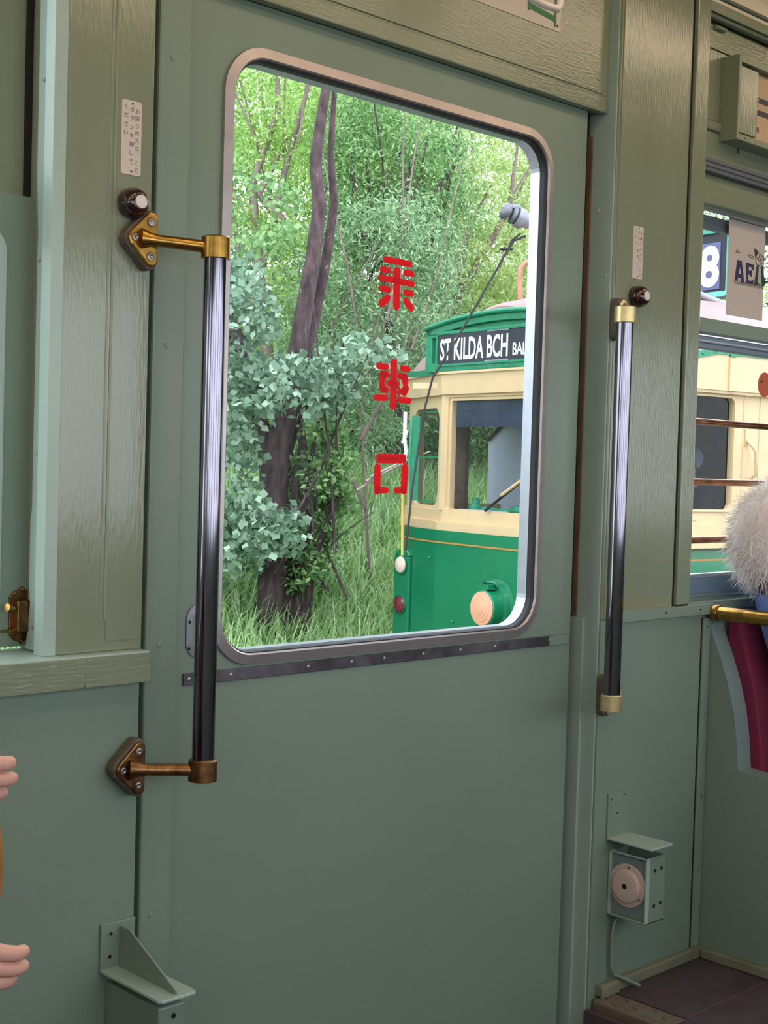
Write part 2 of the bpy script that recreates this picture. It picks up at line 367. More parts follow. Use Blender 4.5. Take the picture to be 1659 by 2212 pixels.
# right pillar and panels
wr = struct(bx('wall_right', paintV, 2.276, 2.530, 0, .10, .79, 2.35, bevel=.0045), 'green wall pillar right of the sliding door', 'wall')
bx('jamb_facing', paintJ, 2.2735, 2.281, .006, .075, -.32, 2.35, wr, .002)
bx('jamb_packing', paintJ, 2.2655, 2.2735, .040, .075, -.32, .792, wr, .001)
bx('worn_wood_strip', rust, 2.2700, 2.2735, .062, .075, .795, 1.79, wr, .0005)
bx('door_pocket', darkgap, 2.262, 2.2735, .0755, .10, -.32, 2.0, wr)
for z, y in ((1.635, .045), (1.195, .048), (.84, .045), (.43, .045), (1.50, .02), (.62, .02), (.07, .04)): screw((2.2735, y, z), (-1, 0, 0), .0042, wr, m=paintJ)
mb = MB(); mb.box(2.2805, 2.2975, -.0025, .001, .80, 2.34); mb.build('edge_batten', paintV, wr, .0012)
bx('lower_panel', paintL, 2.276, 2.648, .001, .10, -.32, .79, wr, .002)
bx('corner_strip', paintL, 2.651, 2.679, -.004, .02, .012, .774, wr, .002)
bx('corner_gap', hole, 2.6475, 2.6515, .0005, .01, .012, .774, wr)
for z in (.755, .56, .37, .2): screw((2.667, -.004, z), (0, -1, 0), .002, wr, m=hole, d=.0005)
bx('casing_gap', hole, 2.5295, 2.5345, .001, .01, .81, 2.34, wr)
bx('window_casing', paintV, 2.5342, 2.584, -.008, .06, .81, 2.35, wr, .003)
# rail under the right window
tr = struct(bx('trim_4', paintL, 2.30, 2.682, -.008, .03, .783, .8075, bevel=.0015), 'narrow green dado rail right of the door', 'dado rail')
for x in (2.495, 2.628): screw((x, -.008, .796), (0, -1, 0), .0025, tr, m=hole, d=.0005)
# right bay above the window
wb = struct(bx('wall_front', paintH, 2.584, 6.2, .022, .10, 1.715, 2.12, bevel=.001), 'green boards above the right window', 'wall')
bx('lower_board', paintL, 2.68, 6.2, .004, .10, -.02, .80, wb, .001)
bx('sill_board', paintL, 2.584, 6.2, -.004, .03, .79, .812, wb, .001)
bx('board', paintH, 2.584, 6.2, .016, .03, 1.800, 1.862, wb, .002)
bx('moulding', paintH, 2.584, 6.2, .008, .03, 1.862, 1.884, wb, .005)
for i in range(12): bx('matchboard', paintV, 2.586+.066*i+.0008, 2.586+.066*(i+1)-.0008, .016, .03, 1.886, 2.040, wb, .0008)
bx('board', paintH, 2.584, 6.2, .014, .03, 2.042, 2.095, wb, .001)
bx('cove_board', paintH, 2.584, 6.2, -.004, .03, 2.112, 2.135, wb, .003)
bx('window_head_board', paintH, 2.584, 6.2, .014, .06, 1.702, 1.763, wb, .003)
bx('window_post', paintV, 3.42, 3.50, 0, .10, .812, 1.715, wb, .002)
bx('end_panel', paintV, 4.36, 6.2, 0, .10, .812, 1.715, wb, .002)
at1 = struct(MB().box(2.584, 4.4, -.002, .02, 1.767, 1.797).box(2.584, 4.4, -.005, .0, 1.776, 1.780).box(2.584, 4.4, -.005, .0, 1.787, 1.790).build('trim_5', mat('grey_blind_track', (120, 124, 136), .3, metal=.6), None, .001), 'grey ribbed metal blind track above the right window', 'blind track')
at2 = struct(MB().cyl((2.584, .004, 2.104), (4.4, .004, 2.104), .0075, 12).cyl((2.584, .0, 2.148), (4.4, .0, 2.148), .006, 12).build('trim_6', mat('dark_green_conduit', (84, 96, 84), .35)), 'thin dark conduit rail along the ceiling cove', 'conduit')
# hidden outer skin added to stop light leaking round the door, end walls, opposite side with its windows
wo_ = MB(); wo_.box(1.15, 2.28, .10, .115, 1.86, 2.35); wo_.box(1.15, 1.30, .10, .115, -.32, 1.86); wo_.box(2.16, 2.28, .10, .115, -.32, 1.86); wo_.box(1.15, 2.28, .10, .115, -.32, .70)
wo_.build('light_block_skin', tdark, wr)
bk = MB(); bk.box(-3, 6.2, -2.5, -2.4, -.3, .85); bk.box(-3, 6.2, -2.5, -2.4, 1.75, 2.45)
for i in range(9): bk.box(-3+i*1.15-.08, -3+i*1.15+.08, -2.5, -2.4, .85, 1.75)
struct(bk.build('wall_back', paintL), 'green opposite side wall with its row of windows', 'wall')
struct(MB().box(-3.1, -3, -2.5, .1, -.3, .9).box(-3.1, -3, -2.5, .1, 1.8, 2.45).box(-3.1, -3, -2.5, -1.8, .9, 1.8).box(-3.1, -3, -.6, .1, .9, 1.8).build('wall_end', paintL), 'green end wall of the saloon', 'wall')
struct(bx('wall_far', paintL, 6.2, 6.3, -2.5, .1, -.3, 2.45), 'green far end wall of the saloon', 'wall')
cl = struct(bx('ceiling', ceilm, -3.1, 6.3, -2.5, .1, 2.35, 2.45), 'cream ceiling of the saloon', 'ceiling')
mb = MB(); cv = [(-.0, 2.135)]+[( -.35*(1-math.cos(a)), 2.135+.215*math.sin(a)) for a in np.linspace(0, math.pi/2, 9)]
mb.prism([(2.584, .02, 2.135)]+[(2.584, y, z) for y, z in cv]+[(2.584, .02, 2.36)], (3.6, 0, 0)); mb.build('ceiling_cove', ceilm, cl)
# floor
fl = MB(); fl.box(2.352, 6.2, -2.4, .02, -.06, 0); fl.box(-3, 2.351, -2.4, -.80, -.06, 0); fl.box(2.262, 2.351, -.80, -.1925, -.06, 0); fl.box(-3, 1.10, -.8, .02, -.06, 0)
flo = struct(fl.build('floor', floorm, None, .0015), 'dark worn timber floor of the saloon', 'floor')
mb = MB(); 
for k, y in enumerate((-.19, -.40, -.61)): mb.box(2.352, 6.0, y-.001, y+.001, -.002, .0008)
mb.build('floor_seam', mat('floor_seam', (112, 84, 84), .6), flo)
struct(MB().box(1.10, 2.262, -.80, .09, -.36, -.32).box(1.10, 2.262, -.81, -.80, -.32, -.06).box(2.262, 2.276, -.80, .0, -.32, -.02).box(1.09, 1.10, -.80, .0, -.32, -.02).build('trim_7', floorm), 'sunken step well floor inside the door', 'step well')
# tread plate nosing
mb = MB(); mb.box(2.284, 2.3505, -.192, -.003, -.032, -.001)
st = mb.build('step_nosing', tread, None, .006, 3); struct(st, 'worn chequered tread plate at the edge of the floor', 'tread plate'); st.name = 'trim_8'
mb = MB()
for i in range(5):
    for j in range(3):
        c = Vector((2.294+.021*j, -.018-.036*i, -.0008)); a = .9 if (i+j) % 2 else -.9
        d = Vector((math.cos(a), math.sin(a), 0))*.011; n = Vector((-math.sin(a), math.cos(a), 0))*.0016
        mb.prism([c-d, c-d*.3+n, c+d*.3+n, c+d, c+d*.3-n, c-d*.3-n], (0, 0, .0016))
mb.build('tread_ridge', tread, st)
br = struct(bx('baseboard_right', skirt, 2.30, 2.679, -.016, .002, .0005, .026, bevel=.004), 'scuffed olive baseboard along the wall below the bell box', 'baseboard')
bx('mitre_end', skirt, 2.298, 2.36, -.020, -.012, -.001, .022, br, .003)

# ================================================================== THE SLIDING DOOR
YD = .05
dm = MB(); holed(dm, 1.19, 2.236, -.30, 1.96, 1.326, 2.116, .776, 1.752, .066, YD, YD+.036)
door = clean(dm.build('door_1', paintL)); struct(door, 'green sliding tram door with a large rounded window', 'door')
loop = rrect(1.333, 2.108, .786, 1.742, .062, 12)
fr = MB(); sweep(fr, loop, [(.0215, YD+.001), (.0205, YD-.006), (.0045, YD-.009), (.002, YD-.006), (.002, YD+.002), (.006, YD+.004)])
frame = fr.build('window_frame', alu, door)
fr = MB(); sweep(fr, loop, [(.003, YD-.005), (.0, YD-.004), (-.002, YD+.001), (-.002, YD+.012), (.003, YD+.012)]); fr.build('rubber_seal', rubber, frame)
fr = MB(); sweep(fr, loop, [(.004, YD+.012), (-.0025, YD+.012), (-.0025, YD+.036), (.004, YD+.036)]); reveal = fr.build('inner_bead', alub, frame)
for z in (1.60, 1.46, 1.32, 1.18, 1.04, .90): screw((2.1105, YD+.019, z), (-1, 0, 0), .0035, frame, m=steel, d=.001)
for x in (1.55, 1.72, 1.8): screw((x, YD+.019, 1.7445), (0, 0, -1), .003, frame, m=rust, d=.001)
gm = MB(); gl = [(p[0], YD+.027, p[1]) for p in loop]; gm.prism(gl, (0, .004, 0)); pane = gm.build('glass_pane', glass, door)
# red lettering on the outside of the glass: three characters
YG = YD+.0265
def zoomA(x, y): return at(780+x/3.456, 500+y/3.456, YG)
def zoomB(x, y): return at(780+x/3.456, 900+y/3.456, YG)
def chars(strokes, fn, w=.0112, wv=.0165):
    mb = MB()
    for s in strokes: 
        ws = (w, wv)
        capsule(mb, [fn(*p) for p in s], ws[0], None, wv=ws[1])
    return mb
c1 = [[(180, 208), (362, 244)], [(156, 283), (205, 291)], [(330, 308), (378, 319)], [(142, 344), (383, 393)], [(150, 424), (205, 435)], [(330, 456), (375, 466)], [(266, 300), (262, 555)], [(193, 500), (152, 536)], [(336, 522), (370, 570)]]
c2 = [[(128, 1004), (190, 1010)], [(306, 1022), (352, 1030)], [(243, 985), (236, 1300)], [(156, 1100), (160, 1072), (190, 1066)], [(285, 1078), (322, 1088), (328, 1118)], [(205, 1132), (268, 1141)], [(156, 1152), (162, 1174), (188, 1184)], [(288, 1196), (322, 1196), (332, 1172)], [(110, 1240), (182, 1242)], [(290, 1258), (358, 1263)]]
c3 = [[(128, 300), (318, 303)], [(128, 325), (318, 328)], [(121, 385), (118, 548), (188, 550)], [(326, 380), (318, 548), (262, 550)]]
for cs, fn in ((c1, zoomA), (c2, zoomA), (c3, zoomB)):
    o = chars(cs, fn).build('red_character', redv, pane); o['label'] = 'red stencilled character on the door glass'
# chrome kick strip with screws, finger pull
ks = bx('kick_strip', strip, 1.262, 2.226, YD-.004, YD+.001, .7415, .7615, door, .001); ks['label'] = 'tarnished chrome strip below the window'
bx('painted_strip_end', paintL, 2.165, 2.227, YD-.0046, YD, .742, .761, door, .0006)
for x in (1.272, 1.355, 1.52, 1.62, 1.70, 1.80, 1.90, 2.0, 2.165): screw((x, YD-.004, .7515), (0, -1, 0), .0036, ks, m=steel, d=.001)
fp = MB(); pl = rrect(1.277, 1.307, .795, .860, .0149, 8)
sweep(fp, pl, [(.011, YD), (.011, YD-.0025), (.0, YD-.003), (-.003, YD+.001), (-.004, YD+.018), (.001, YD+.018)])
fp.prism([(p[0], YD+.015, p[1]) for p in pl], (0, .003, 0)); fpo = fp.build('finger_pull', mat('dull_grey_metal', (146, 144, 152), .35, metal=.7, var=.1, vscale=40), door); fpo['label'] = 'recessed grey metal finger pull'
for z in (.842, .800): screw((1.2715, YD-.003, z), (0, -1, 0), .0026, fpo, m=hole, d=.0004)

# ================================================================== LEFT WINDOW (sash edge in view)
YS = .082
wm = MB(); holed(wm, .02, 1.014, .82, 1.468, .075, .958, .875, 1.415, .03, YS, YS+.022)
win1 = clean(wm.build('window_1', paintL)); struct(win1, 'green lower window sash left of the door', 'window')
wm = MB(); holed(wm, .02, .9955, 1.465, 2.0, .075, .942, 1.50, 1.93, .03, YS+.018, YS+.034); clean(wm.build('upper_sash', paintV, win1))
MB().box(.06, .965, YS+.008, YS+.011, .86, 1.42).build('glass_pane', glass, win1)
MB().box(.06, .95, YS+.025, YS+.028, 1.49, 1.95).build('glass_pane', glass, win1)
mb = MB(); sweep(mb, rrect(.078, .955, .878, 1.412, .027), [(.008, YS), (.006, YS-.003), (-.004, YS-.002), (-.006, YS+.008), (.003, YS+.008)]); mb.build('glazing_bead', paintJ, win1)
bx('sash_channel', darkgap, .9957, 1.016, YS+.012, YS+.02, 1.468, 2.0, win1)
# brass catch on the sash
ct = empty('window_catch', (.995, YS-.01, .865), 'brass window catch with rivets and thumb levers on the left sash', 'latch')
mb = MB(); mb.box(.982, 1.010, YS-.0165, YS-.002, .842, .888); mb.build('catch_box', brassd, ct, .002)
mb = MB(); pts = [(.976, .838), (.985, .829), (.991, .828), (.996, .823), (1.001, .828), (1.008, .830), (1.012, .838), (1.012, .892), (1.007, .901), (1.002, .902), (.996, .908), (.990, .902), (.983, .901), (.976, .892)]
mb.prism([(x, YS-.0035, z) for x, z in pts], (0, .004, 0)); bp = mb.build('back_plate', brassd, ct, .001)
for x, z in ((.996, .903), (.985, .897), (1.007, .898), (.996, .828), (.985, .834), (1.007, .834)): MB().sphere((x, YS-.004, z), .0024, 10, 6).build('rivet', brassd, bp)
MB().tube([(.983, YS-.012, .876), (.972, YS-.02, .878), (.962, YS-.022, .880)], [.003, .0045, .006], 12).build('thumb_lever', brass, ct)
MB().tube([(.984, YS-.012, .848), (.973, YS-.018, .846), (.955, YS-.02, .846)], [.003, .0025, .0022], 10).build('thumb_lever', brass, ct)

# ================================================================== GRAB RAILS
def grab_rail(name, label, x0, sgn, ztop, zbot, mm, tilt=(0, 0), off=.095):
    root = empty(name, (x0, -.075, zbot), label, 'grab rail', 'grab rails beside the door')
    yr = -.075
    p = MB(); p.cyl((x0, yr, zbot-.012), (x0, yr, ztop+.012), .0168, 32); p.build('pole', chrome, root)
    for k, (z, m1, dz) in enumerate(((ztop+.008, mm[0], tilt[0]), (zbot-.008, mm[1], tilt[1]))):
        c = Vector((x0, yr, z)); xp = x0-sgn*off; zp = z+dz
        s_ = MB(); s_.lathe(c+Vector((0, 0, -.0165)), (0, 0, 1), [(0, .0001), (0, .017), (.001, .0215), (.031, .0215), (.033, .019), (.033, .0001)], 32)
        so = s_.build('socket', m1, root)
        a = MB(); P = Vector((xp, -.024, zp)); a.tube([P, P+(c-P)*.12, P+(c-P)*.25, P+(c-P)*.8, c], [.0155, .0105, .0088, .0092, .013], 20); a.build('arm', m1, root)
        def tri(k_, y): # plate outline: blunt triangle pointing away from the door
            base = [(.027, .034), (.021, .040), (.012, .040), (-.020, .010), (-.024, 0), (-.020, -.010), (.012, -.040), (.021, -.040), (.027, -.034)]
            return [(xp+sgn*(px_*k_), y, zp+pz_*k_) for px_, pz_ in base]
        f = MB(); f.prism(tri(.97, -.027), (0, .006, 0)); fo = f.build('mounting_plate', m1, root, .0025)
        f = MB(); f.prism(tri(1.08, -.0215), (0, .0213, 0)); f.build('mounting_block', block, root, .003)
        for ax, az in ((-.012, 0), (.014, .025), (.014, -.025)):
            q = (xp+sgn*ax, -.0268, zp+az)
            r_ = MB(); r_.lathe(q, (0, -1, 0), [(0, .0075), (.0008, .0074), (.0008, .0055)], 20); r_.build('screw_recess', brassd, fo)
            sc_ = MB(); sc_.lathe(q, (0, -1, 0), [(0, .0055), (.0014, .0052), (.0018, .003), (.0008, .0012), (.0008, .0001)], 18); sc_.build('screw', steel, fo)
    return root
grab_rail('grab_rail', 'vertical chrome grab rail on brass arms in front of the left door post', 1.213, 1, 1.401, .646, (brass, brassd), (.006, .004))
grab_rail('grab_rail', 'vertical chrome grab rail on the pillar right of the door', 2.217, -1, 1.401, .646, (brassp, brassp), (.0, .0), .078)

# ================================================================== CALL BUTTONS AND NOTICES
def bell(x, z, label):
    r = empty('call_button', (x, 0, z), label, 'button', 'passenger call buttons')
    m = MB(); m.lathe((x, 0, z), (0, -1, 0), [(0, .0215), (.002, .0222), (.010, .0228), (.018, .0218), (.026, .0175), (.030, .013), (.0305, .011), (.0290, .0103), (.0290, .0001)], 40); m.build('housing', bake, r)
    m = MB(); m.lathe((x, -.0285, z), (0, -1, 0), [(0, .0098), (.0032, .0098), (.0040, .009), (.0042, .0001)], 32); m.build('push_knob', ivory, r)
bell(1.1115, 1.466, 'round dark brown call button with a white centre above the left grab rail bracket')
bell(2.350, 1.463, 'round dark brown call button with a white centre on the right pillar')
def notice(x0, x1, z0, z1, label):
    r = empty('notice_plate', ((x0+x1)/2, 0, z0), label, 'sign', 'small instruction plates above the call buttons')
    m = MB(); lp = rrect(x0, x1, z0, z1, .003, 5); m.prism([(p[0], -.0012, p[1]) for p in lp], (0, .0012, 0)); pb = m.build('plate', plate, r)
    for z in (z0+.005, z1-.004): screw(((x0+x1)/2+.001, -.0012, z), (0, -1, 0), .0017, r, m=brownl, d=.0008)
    w = x1-x0; h = z1-z0
    cols = [(x1-w*.22, z1-.0135, 'お降りの方は、この', ink, (.0107, .0107, .0107, .0107, .0107, .0085, .0125, .0107, .0107)), (x1-w*.49, z1-.0125, 'ボタンを押して', ink, (.0125,)*7), (x1-w*.78, z1-.0095, 'ください', ink, (.0125,)*4)]
    tm = MB(); 
    for cx, cz, s, mm, dz in cols:
        z = cz
        for ch, d in zip(s, dz):
            text_mesh(ch, ink, (cx+(.002 if ch == '、' else 0), -.0013, z+(.003 if ch == '、' else 0)), (1, 0, 0), (0, 0, 1), .0085, tm, None, depth=.0001); z -= d
    me = bpy.data.meshes.new('lettering'); me.from_pydata(tm.v, [], tm.f); me.materials.append(ink); o = bpy.data.objects.new('lettering', me); COL.objects.link(o); o.parent = r; o.matrix_parent_inverse = Matrix.Translation(-r.location)
notice(1.0945, 1.1285, 1.508, 1.6145, 'small cream vertical Japanese notice above the left call button')
notice(2.337, 2.3715, 1.501, 1.609, 'small cream vertical Japanese notice on the right pillar')
# sign over the door
hs = empty('header_sign', (1.95, .0265, 1.957), 'white sign with green characters screwed to the header above the door', 'sign')
MB().prism([(p[0], .0255, p[1]) for p in rrect(1.70, 2.110, 1.955, 2.06, .008, 5)], (0, .0012, 0)).build('plate', plate, hs)
m = MB()
def gs(pts, w=.0055): capsule(m, [Vector((x, .0254, z)) for x, z in pts], w, None)
gs([(2.012, 2.035), (2.012, 1.977)], .006); gs([(2.092, 2.035), (2.092, 1.965)], .006); gs([(2.012, 2.035), (2.092, 2.035)], .009); gs([(2.014, 1.984), (2.090, 1.9765)], .011)
gs([(1.985, 2.03), (1.992, 1.994)], .006); gs([(1.955, 2.04), (1.952, 1.992)], .006); gs([(1.92, 2.02), (1.985, 2.02)], .006)
m.build('green_character', greenink, hs)
screw((2.100, .0255, 1.9655), (0, -1, 0), .0026, hs, m=rust)
# hanging strap grip dipping into the top of the view
sg = empty('hanging_strap', (1.67, -.3, 1.83), 'white strap hanger in front of the header sign at the top edge', 'strap hanger')
m = MB(); m.tube([(1.636, -.30, 1.93), (1.634, -.30, 1.838), (1.640, -.30, 1.829), (1.672, -.30, 1.827), (1.704, -.30, 1.829), (1.710, -.30, 1.838), (1.708, -.30, 1.93), (1.672, -.30, 1.935), (1.636, -.30, 1.93)], .0058, 14, False); m.build('grip', ivory, sg)
m = MB(); m.box(1.660, 1.684, -.302, -.298, 1.93, 2.35); m.build('strap', ivory, sg)

# ================================================================== WALL BRACKETS AND BELL BOX
lb = empty('shelf_bracket', (1.12, 0, .347), 'green steel bracket shelf with a triangular gusset below the left grab rail', 'bracket')
bx('wall_flange', paintL, 1.090, 1.1495, -.003, .001, .340, .412, lb, .0012)
m = MB(); m.prism([(1.090, 0, .340), (1.090, -.150, .340), (1.094, -.156, .340), (1.150, -.156, .340), (1.154, -.150, .340), (1.154, 0, .340)], (0, 0, .0045)); m.build('shelf_plate', paintJ, lb, .001)
m = MB(); m.prism([(1.121, -.003, .3445), (1.121, -.003, .405), (1.121, -.030, .405), (1.121, -.148, .350), (1.121, -.148, .3445)], (.003, 0, 0)); m.build('gusset', paintL, lb, .0005)
for x, z in ((1.106, .396), (1.105, .362)): 
    screw((x, -.003, z), (0, -1, 0), .006, lb, m=paintL, d=.0012); screw((x, -.0042, z), (0, -1, 0), .003, lb, m=hole, d=.0004)
bxb = empty('equipment_box', (1.13, 0, .2), 'plain green metal box under the left bracket shelf', 'box')
bx('casing', paintL, 1.102, 1.149, -.135, .0015, .10, .325, bxb, .003)
for y in (-.03, -.06): MB().cyl((1.1015, y, .15), (1.104, y, .15), .003, 12).build('vent_hole', hole, bxb)
MB().cyl((1.128, -.1345, .309), (1.128, -.1358, .309), .004, 14).build('vent_hole', hole, bxb)
rb = empty('bell_box', (2.37, -.05, .17), 'green metal bell box with a pink-white disc, mounted low on the right pillar', 'box')
X0, X1 = 2.330, 2.396
m = MB(); m.box(X0+.012, X1, -.096, -.0935, .168, .306); m.box(X0-.001, X1, -.096, 0, .168, .1715); m.box(X1-.002, X1, -.096, 0, .168, .306); m.box(X0+.012, X1, -.006, 0, .168, .306); m.build('casing', paintL, rb, .001)
m = MB(); m.box(X0, X0+.003, -.096, .0, .168, .172); m.box(X0, X0+.003, -.096, 0, .302, .306); m.box(X0, X0+.013, -.096, -.0925, .168, .306); m.box(X0, X0+.014, -.004, 0, .168, .306); m.build('rim', paintJ, rb, .0008)
m = MB(); m.box(X0+.008, X0+.011, -.093, -.004, .172, .297); m.build('face_plate', mat('grey_face_plate', (120, 128, 128), .45), rb)
m = MB(); m.lathe((X0+.008, -.045, .238), (-1, 0, 0), [(0, .0455), (.003, .0455), (.0042, .0442), (.0042, .0352), (.0095, .0345), (.0112, .033), (.012, .030), (.012, .024), (.0125, .0235), (.0125, .006), (.007, .0055)], 48); disc = m.build('bell_disc', pink, rb); disc['label'] = 'pale pink round disc'
MB().cyl((X0-.0015, -.045, .238), (X0-.0046, -.045, .238), .0058, 18).build('centre_hole', hole, disc)
for a in (95, 215, 330): screw((X0+.004, -.045+.0395*math.cos(math.radians(a)), .238+.0395*math.sin(math.radians(a))), (-1, 0, 0), .0032, disc, m=steel)
for x, z in ((X0+.03, .277), (X0+.052, .279), (X0+.03, .203), (X0+.052, .206)): MB().cyl((x, -.0955, z), (x, -.0966, z), .0042, 14).build('vent_hole', hole, rb)
lidr = empty('bell_box_cover', (2.35, 0, .331), 'bent green metal cover plate above the bell box', 'cover plate')
bx('wall_flange', paintL, 2.318, 2.388, -.003, .001, .331, .424, lidr, .0008)
m = MB(); m.prism([(2.319, 0, .328), (2.319, -.114, .328), (2.394, -.114, .328), (2.399, -.109, .328), (2.399, 0, .328)], (0, 0, .0035)); m.build('canopy', paintJ, lidr, .0008)
for x, z in ((2.328, .412), (2.372, .417), (2.350, .380)): screw((x, -.003, z), (0, -1, 0), .0022, lidr, m=hole, d=.0004)
cb = tag(MB().tube([(2.392, -.02, .170), (2.36, -.012, .163), (2.345, -.010, .150), (2.340, -.008, .12), (2.340, -.008, .06), (2.345, -.012, .04), (2.372, -.022, .026), (2.405, -.036, .008)], .0042, 10).build('cable', paintL), 'green painted cable running from the bell box down to the floor', 'cable')

# ================================================================== RIGHT WINDOW BAY
YW = .030
wm = MB(); holed(wm, 2.585, 3.425, .812, 1.445, 2.592, 3.40, .868, 1.420, .012, YW, YW+.02)
win2 = clean(wm.build('window_2', paintL)); struct(win2, 'green framed window right of the pillar', 'window')
wm = MB(); holed(wm, 2.585, 3.425, 1.418, 1.705, 2.592, 3.40, 1.452, 1.700, .004, YW+.004, YW+.024); clean(wm.build('upper_sash', paintL, win2))
MB().box(2.587, 3.41, YW+.012, YW+.015, .86, 1.425).build('glass_pane', glass, win2)
MB().box(2.587, 3.41, YW+.016, YW+.019, 1.446, 1.704).build('glass_pane', glass, win2)
bx('top_rail', mat('grey_sash_rail', (120, 124, 134), .35, metal=.5), 2.587, 3.41, YW+.026, YW+.040, 1.658, 1.69, win2, .003)
bx('top_bead', alub, 2.587, 3.41, YW+.0, YW+.004, 1.690, 1.6935, win2)
bx('top_rail', mat('grey_sash_rail', (140, 146, 160), .35, metal=.5), 2.587, 3.41, YW+.022, YW+.036, 1.385, 1.416, win2, .003)
bx('bottom_rail', bluef, 2.587, 3.41, YW-.002, YW+.018, .826, .866, win2, .002)
bx('bottom_bead', alub, 2.587, 3.41, YW-.004, YW, .819, .8225, win2)
wm = MB(); sweep(wm, rrect(2.594, 3.398, .870, 1.40, .012), [(.004, YW+.008), (.002, YW+.004), (-.001, YW+.004), (-.002, YW+.011), (.002, YW+.011)]); wm.build('glazing_bead', alub, win2)
gb = None
for i, (z, lab) in enumerate(((1.216, 'uppermost brass guard bar across the right window'), (1.081, 'middle brass guard bar across the right window'), (.950, 'lowest brass guard bar across the right window'))):
    if gb is None:
        gb = empty('guard_bar', (2.59, .016, z), lab, 'bar', 'brass guard bars across the right window')
        MB().cyl((2.586, .016, z), (3.42, .016, z), .0078, 16).build('bar', mat('brown_brass', (150, 100, 70), .25, metal=1, var=.3, vscale=30), gb)
        MB().lathe((2.584, .016, z), (1, 0, 0), [(0, .012), (.003, .012), (.004, .0105), (.012, .0095), (.013, .007)], 20).build('end_cup', brassd, gb)
        MB().lathe((3.422, .016, z), (-1, 0, 0), [(0, .012), (.003, .012), (.004, .0105), (.012, .0095), (.013, .007)], 20).build('end_cup', brassd, gb)
    else:
        c = gb.copy(); COL.objects.link(c); c.location.z = z; c['label'] = lab
        for ch in gb.children:
            k = ch.copy(); COL.objects.link(k); k.parent = c; k.matrix_parent_inverse = ch.matrix_parent_inverse.copy()
# poster and sticker on the glass
ps = empty('window_poster', (2.84, YW+.015, 1.47), 'cream poster with AE lettering stuck on the upper right window', 'poster')
YP = YW+.0145
MB().box(2.768, 2.927, YP, YP+.001, 1.470, 1.699).build('sheet', paper, ps)
def PP(px_, py_): return at(1580+px_/9.215, 460+py_/9.217, YP-.0002)     # poster detail measured on a crop
def poly_part(name, polys, mm, dy=0):
    m_ = MB()
    for pl_ in polys: m_.prism([PP(*p)+Vector((0, -dy, 0)) for p in pl_], (0, -.0003, 0))
    return m_.build(name, mm, ps)
poly_part('navy_letter', [[(115, 935), (205, 950), (255, 1390), (195, 1385), (190, 1305), (130, 1290), (118, 1350), (62, 1340)]], navy)
poly_part('letter_counter', [[(172, 1080), (188, 1215), (140, 1205)]], paper, .0004)
poly_part('navy_letter', [[(288, 980), (445, 1035), (440, 1140), (415, 1140), (400, 1080), (345, 1075), (345, 1150), (385, 1150), (405, 1135), (405, 1270), (380, 1270), (370, 1230), (335, 1225), (335, 1340), (410, 1350), (440, 1320), (430, 1425), (275, 1395), (300, 1320), (285, 1100)]], navy)
poly_part('green_letter', [[(505, 1040), (545, 1050), (520, 1380), (580, 1455), (450, 1430)], [(580, 1060), (625, 1060), (665, 1360), (728, 1350), (620, 1475), (600, 1420)]], dgreen)
poly_part('green_letter', [[(520, 1380), (545, 1050), (580, 1060), (600, 1440), (560, 1430)]], mat('grey_green_ink', (170, 176, 164), .6))
poly_part('figure', [[(455, 700), (540, 770), (470, 880)]], dgreen)
m = MB()
for pts in ([(330, 820), (360, 880), (470, 920), (520, 890)], [(340, 830), (450, 870)], [(520, 790), (480, 900), (500, 1020), (570, 1060), (630, 1000), (640, 900), (590, 830), (520, 790)], [(560, 830), (530, 930), (600, 1010)], [(600, 870), (560, 960), (640, 900), (665, 930)], [(728, 840), (690, 860), (680, 980), (728, 1030)]):
    capsule(m, [PP(*p) for p in pts], .0011, None)
m.build('sketched_figure', ink, ps)
m = MB(); capsule(m, [PP(*p) for p in [(125, 730), (90, 775), (170, 785)]], .0018, None); m.build('red_mark', mat('dark_red_ink', (130, 30, 34), .5), ps)
text_mesh('TEZUKAYAMA ENGLISH CENTER', ink, at(1585, 612, YP-.0003), (1, 0, 0), (0, 0, 1), .0125, 'lettering', ps, wscale=.72, center=False)
skt = empty('window_sticker', (2.94, YP, 1.317), 'round orange brown sticker on the lower right window', 'sticker')
MB().lathe((2.9445, YW+.0118, 1.318), (0, -1, 0), [(0, .0001), (0, .030), (.0006, .030), (.0006, .0001)], 40).build('disc', orange, skt)
m = MB(); 
for i in range(3): capsule(m, [Vector((2.925+.004*i, YW+.0111, 1.322)), Vector((2.927+.004*i, YW+.0111, 1.328))], .0012, None)
m.build('marking', ink, skt)
# notice case above the window
nb = empty('notice_case', (2.75, -.01, 1.85), 'shallow green framed notice case above the right window', 'notice case')
m = MB(); m.box(2.664, 2.674, -.032, .018, 1.843, 2.030); m.box(2.674, 3.09, -.032, .018, 1.843, 1.857); m.box(2.674, 3.09, -.032, .018, 2.014, 2.030); m.box(3.09, 3.10, -.032, .018, 1.843, 2.030); m.build('frame', paint, nb, .0015)
m = MB(); m.box(2.674, 3.09, -.012, -.006, 1.857, 2.014); m.build('back_board', paintV, nb)
m = MB(); m.box(2.674, 2.752, -.027, -.013, 1.862, 2.008); m.build('sliding_panel', paintV, nb, .001)
bxp = MB().box(2.752, 3.085, -.0145, -.0125, 1.860, 2.010).build('card', wood, nb)
for z in (1.953, 1.925): MB().box(2.755, 3.0, -.0152, -.0146, z-.006, z+.006).build('printed_band', mat('dark_print', (52, 46, 60), .5), nb)
text_mesh('文庫', ink, (2.768, -.0153, 1.886), (1, 0, 0), (0, 0, 1), .014, 'printed_characters', nb)
text_mesh('国鉄', wood, (2.768, -.0158, 1.953), (1, 0, 0), (0, 0, 1), .009, 'printed_characters', nb)
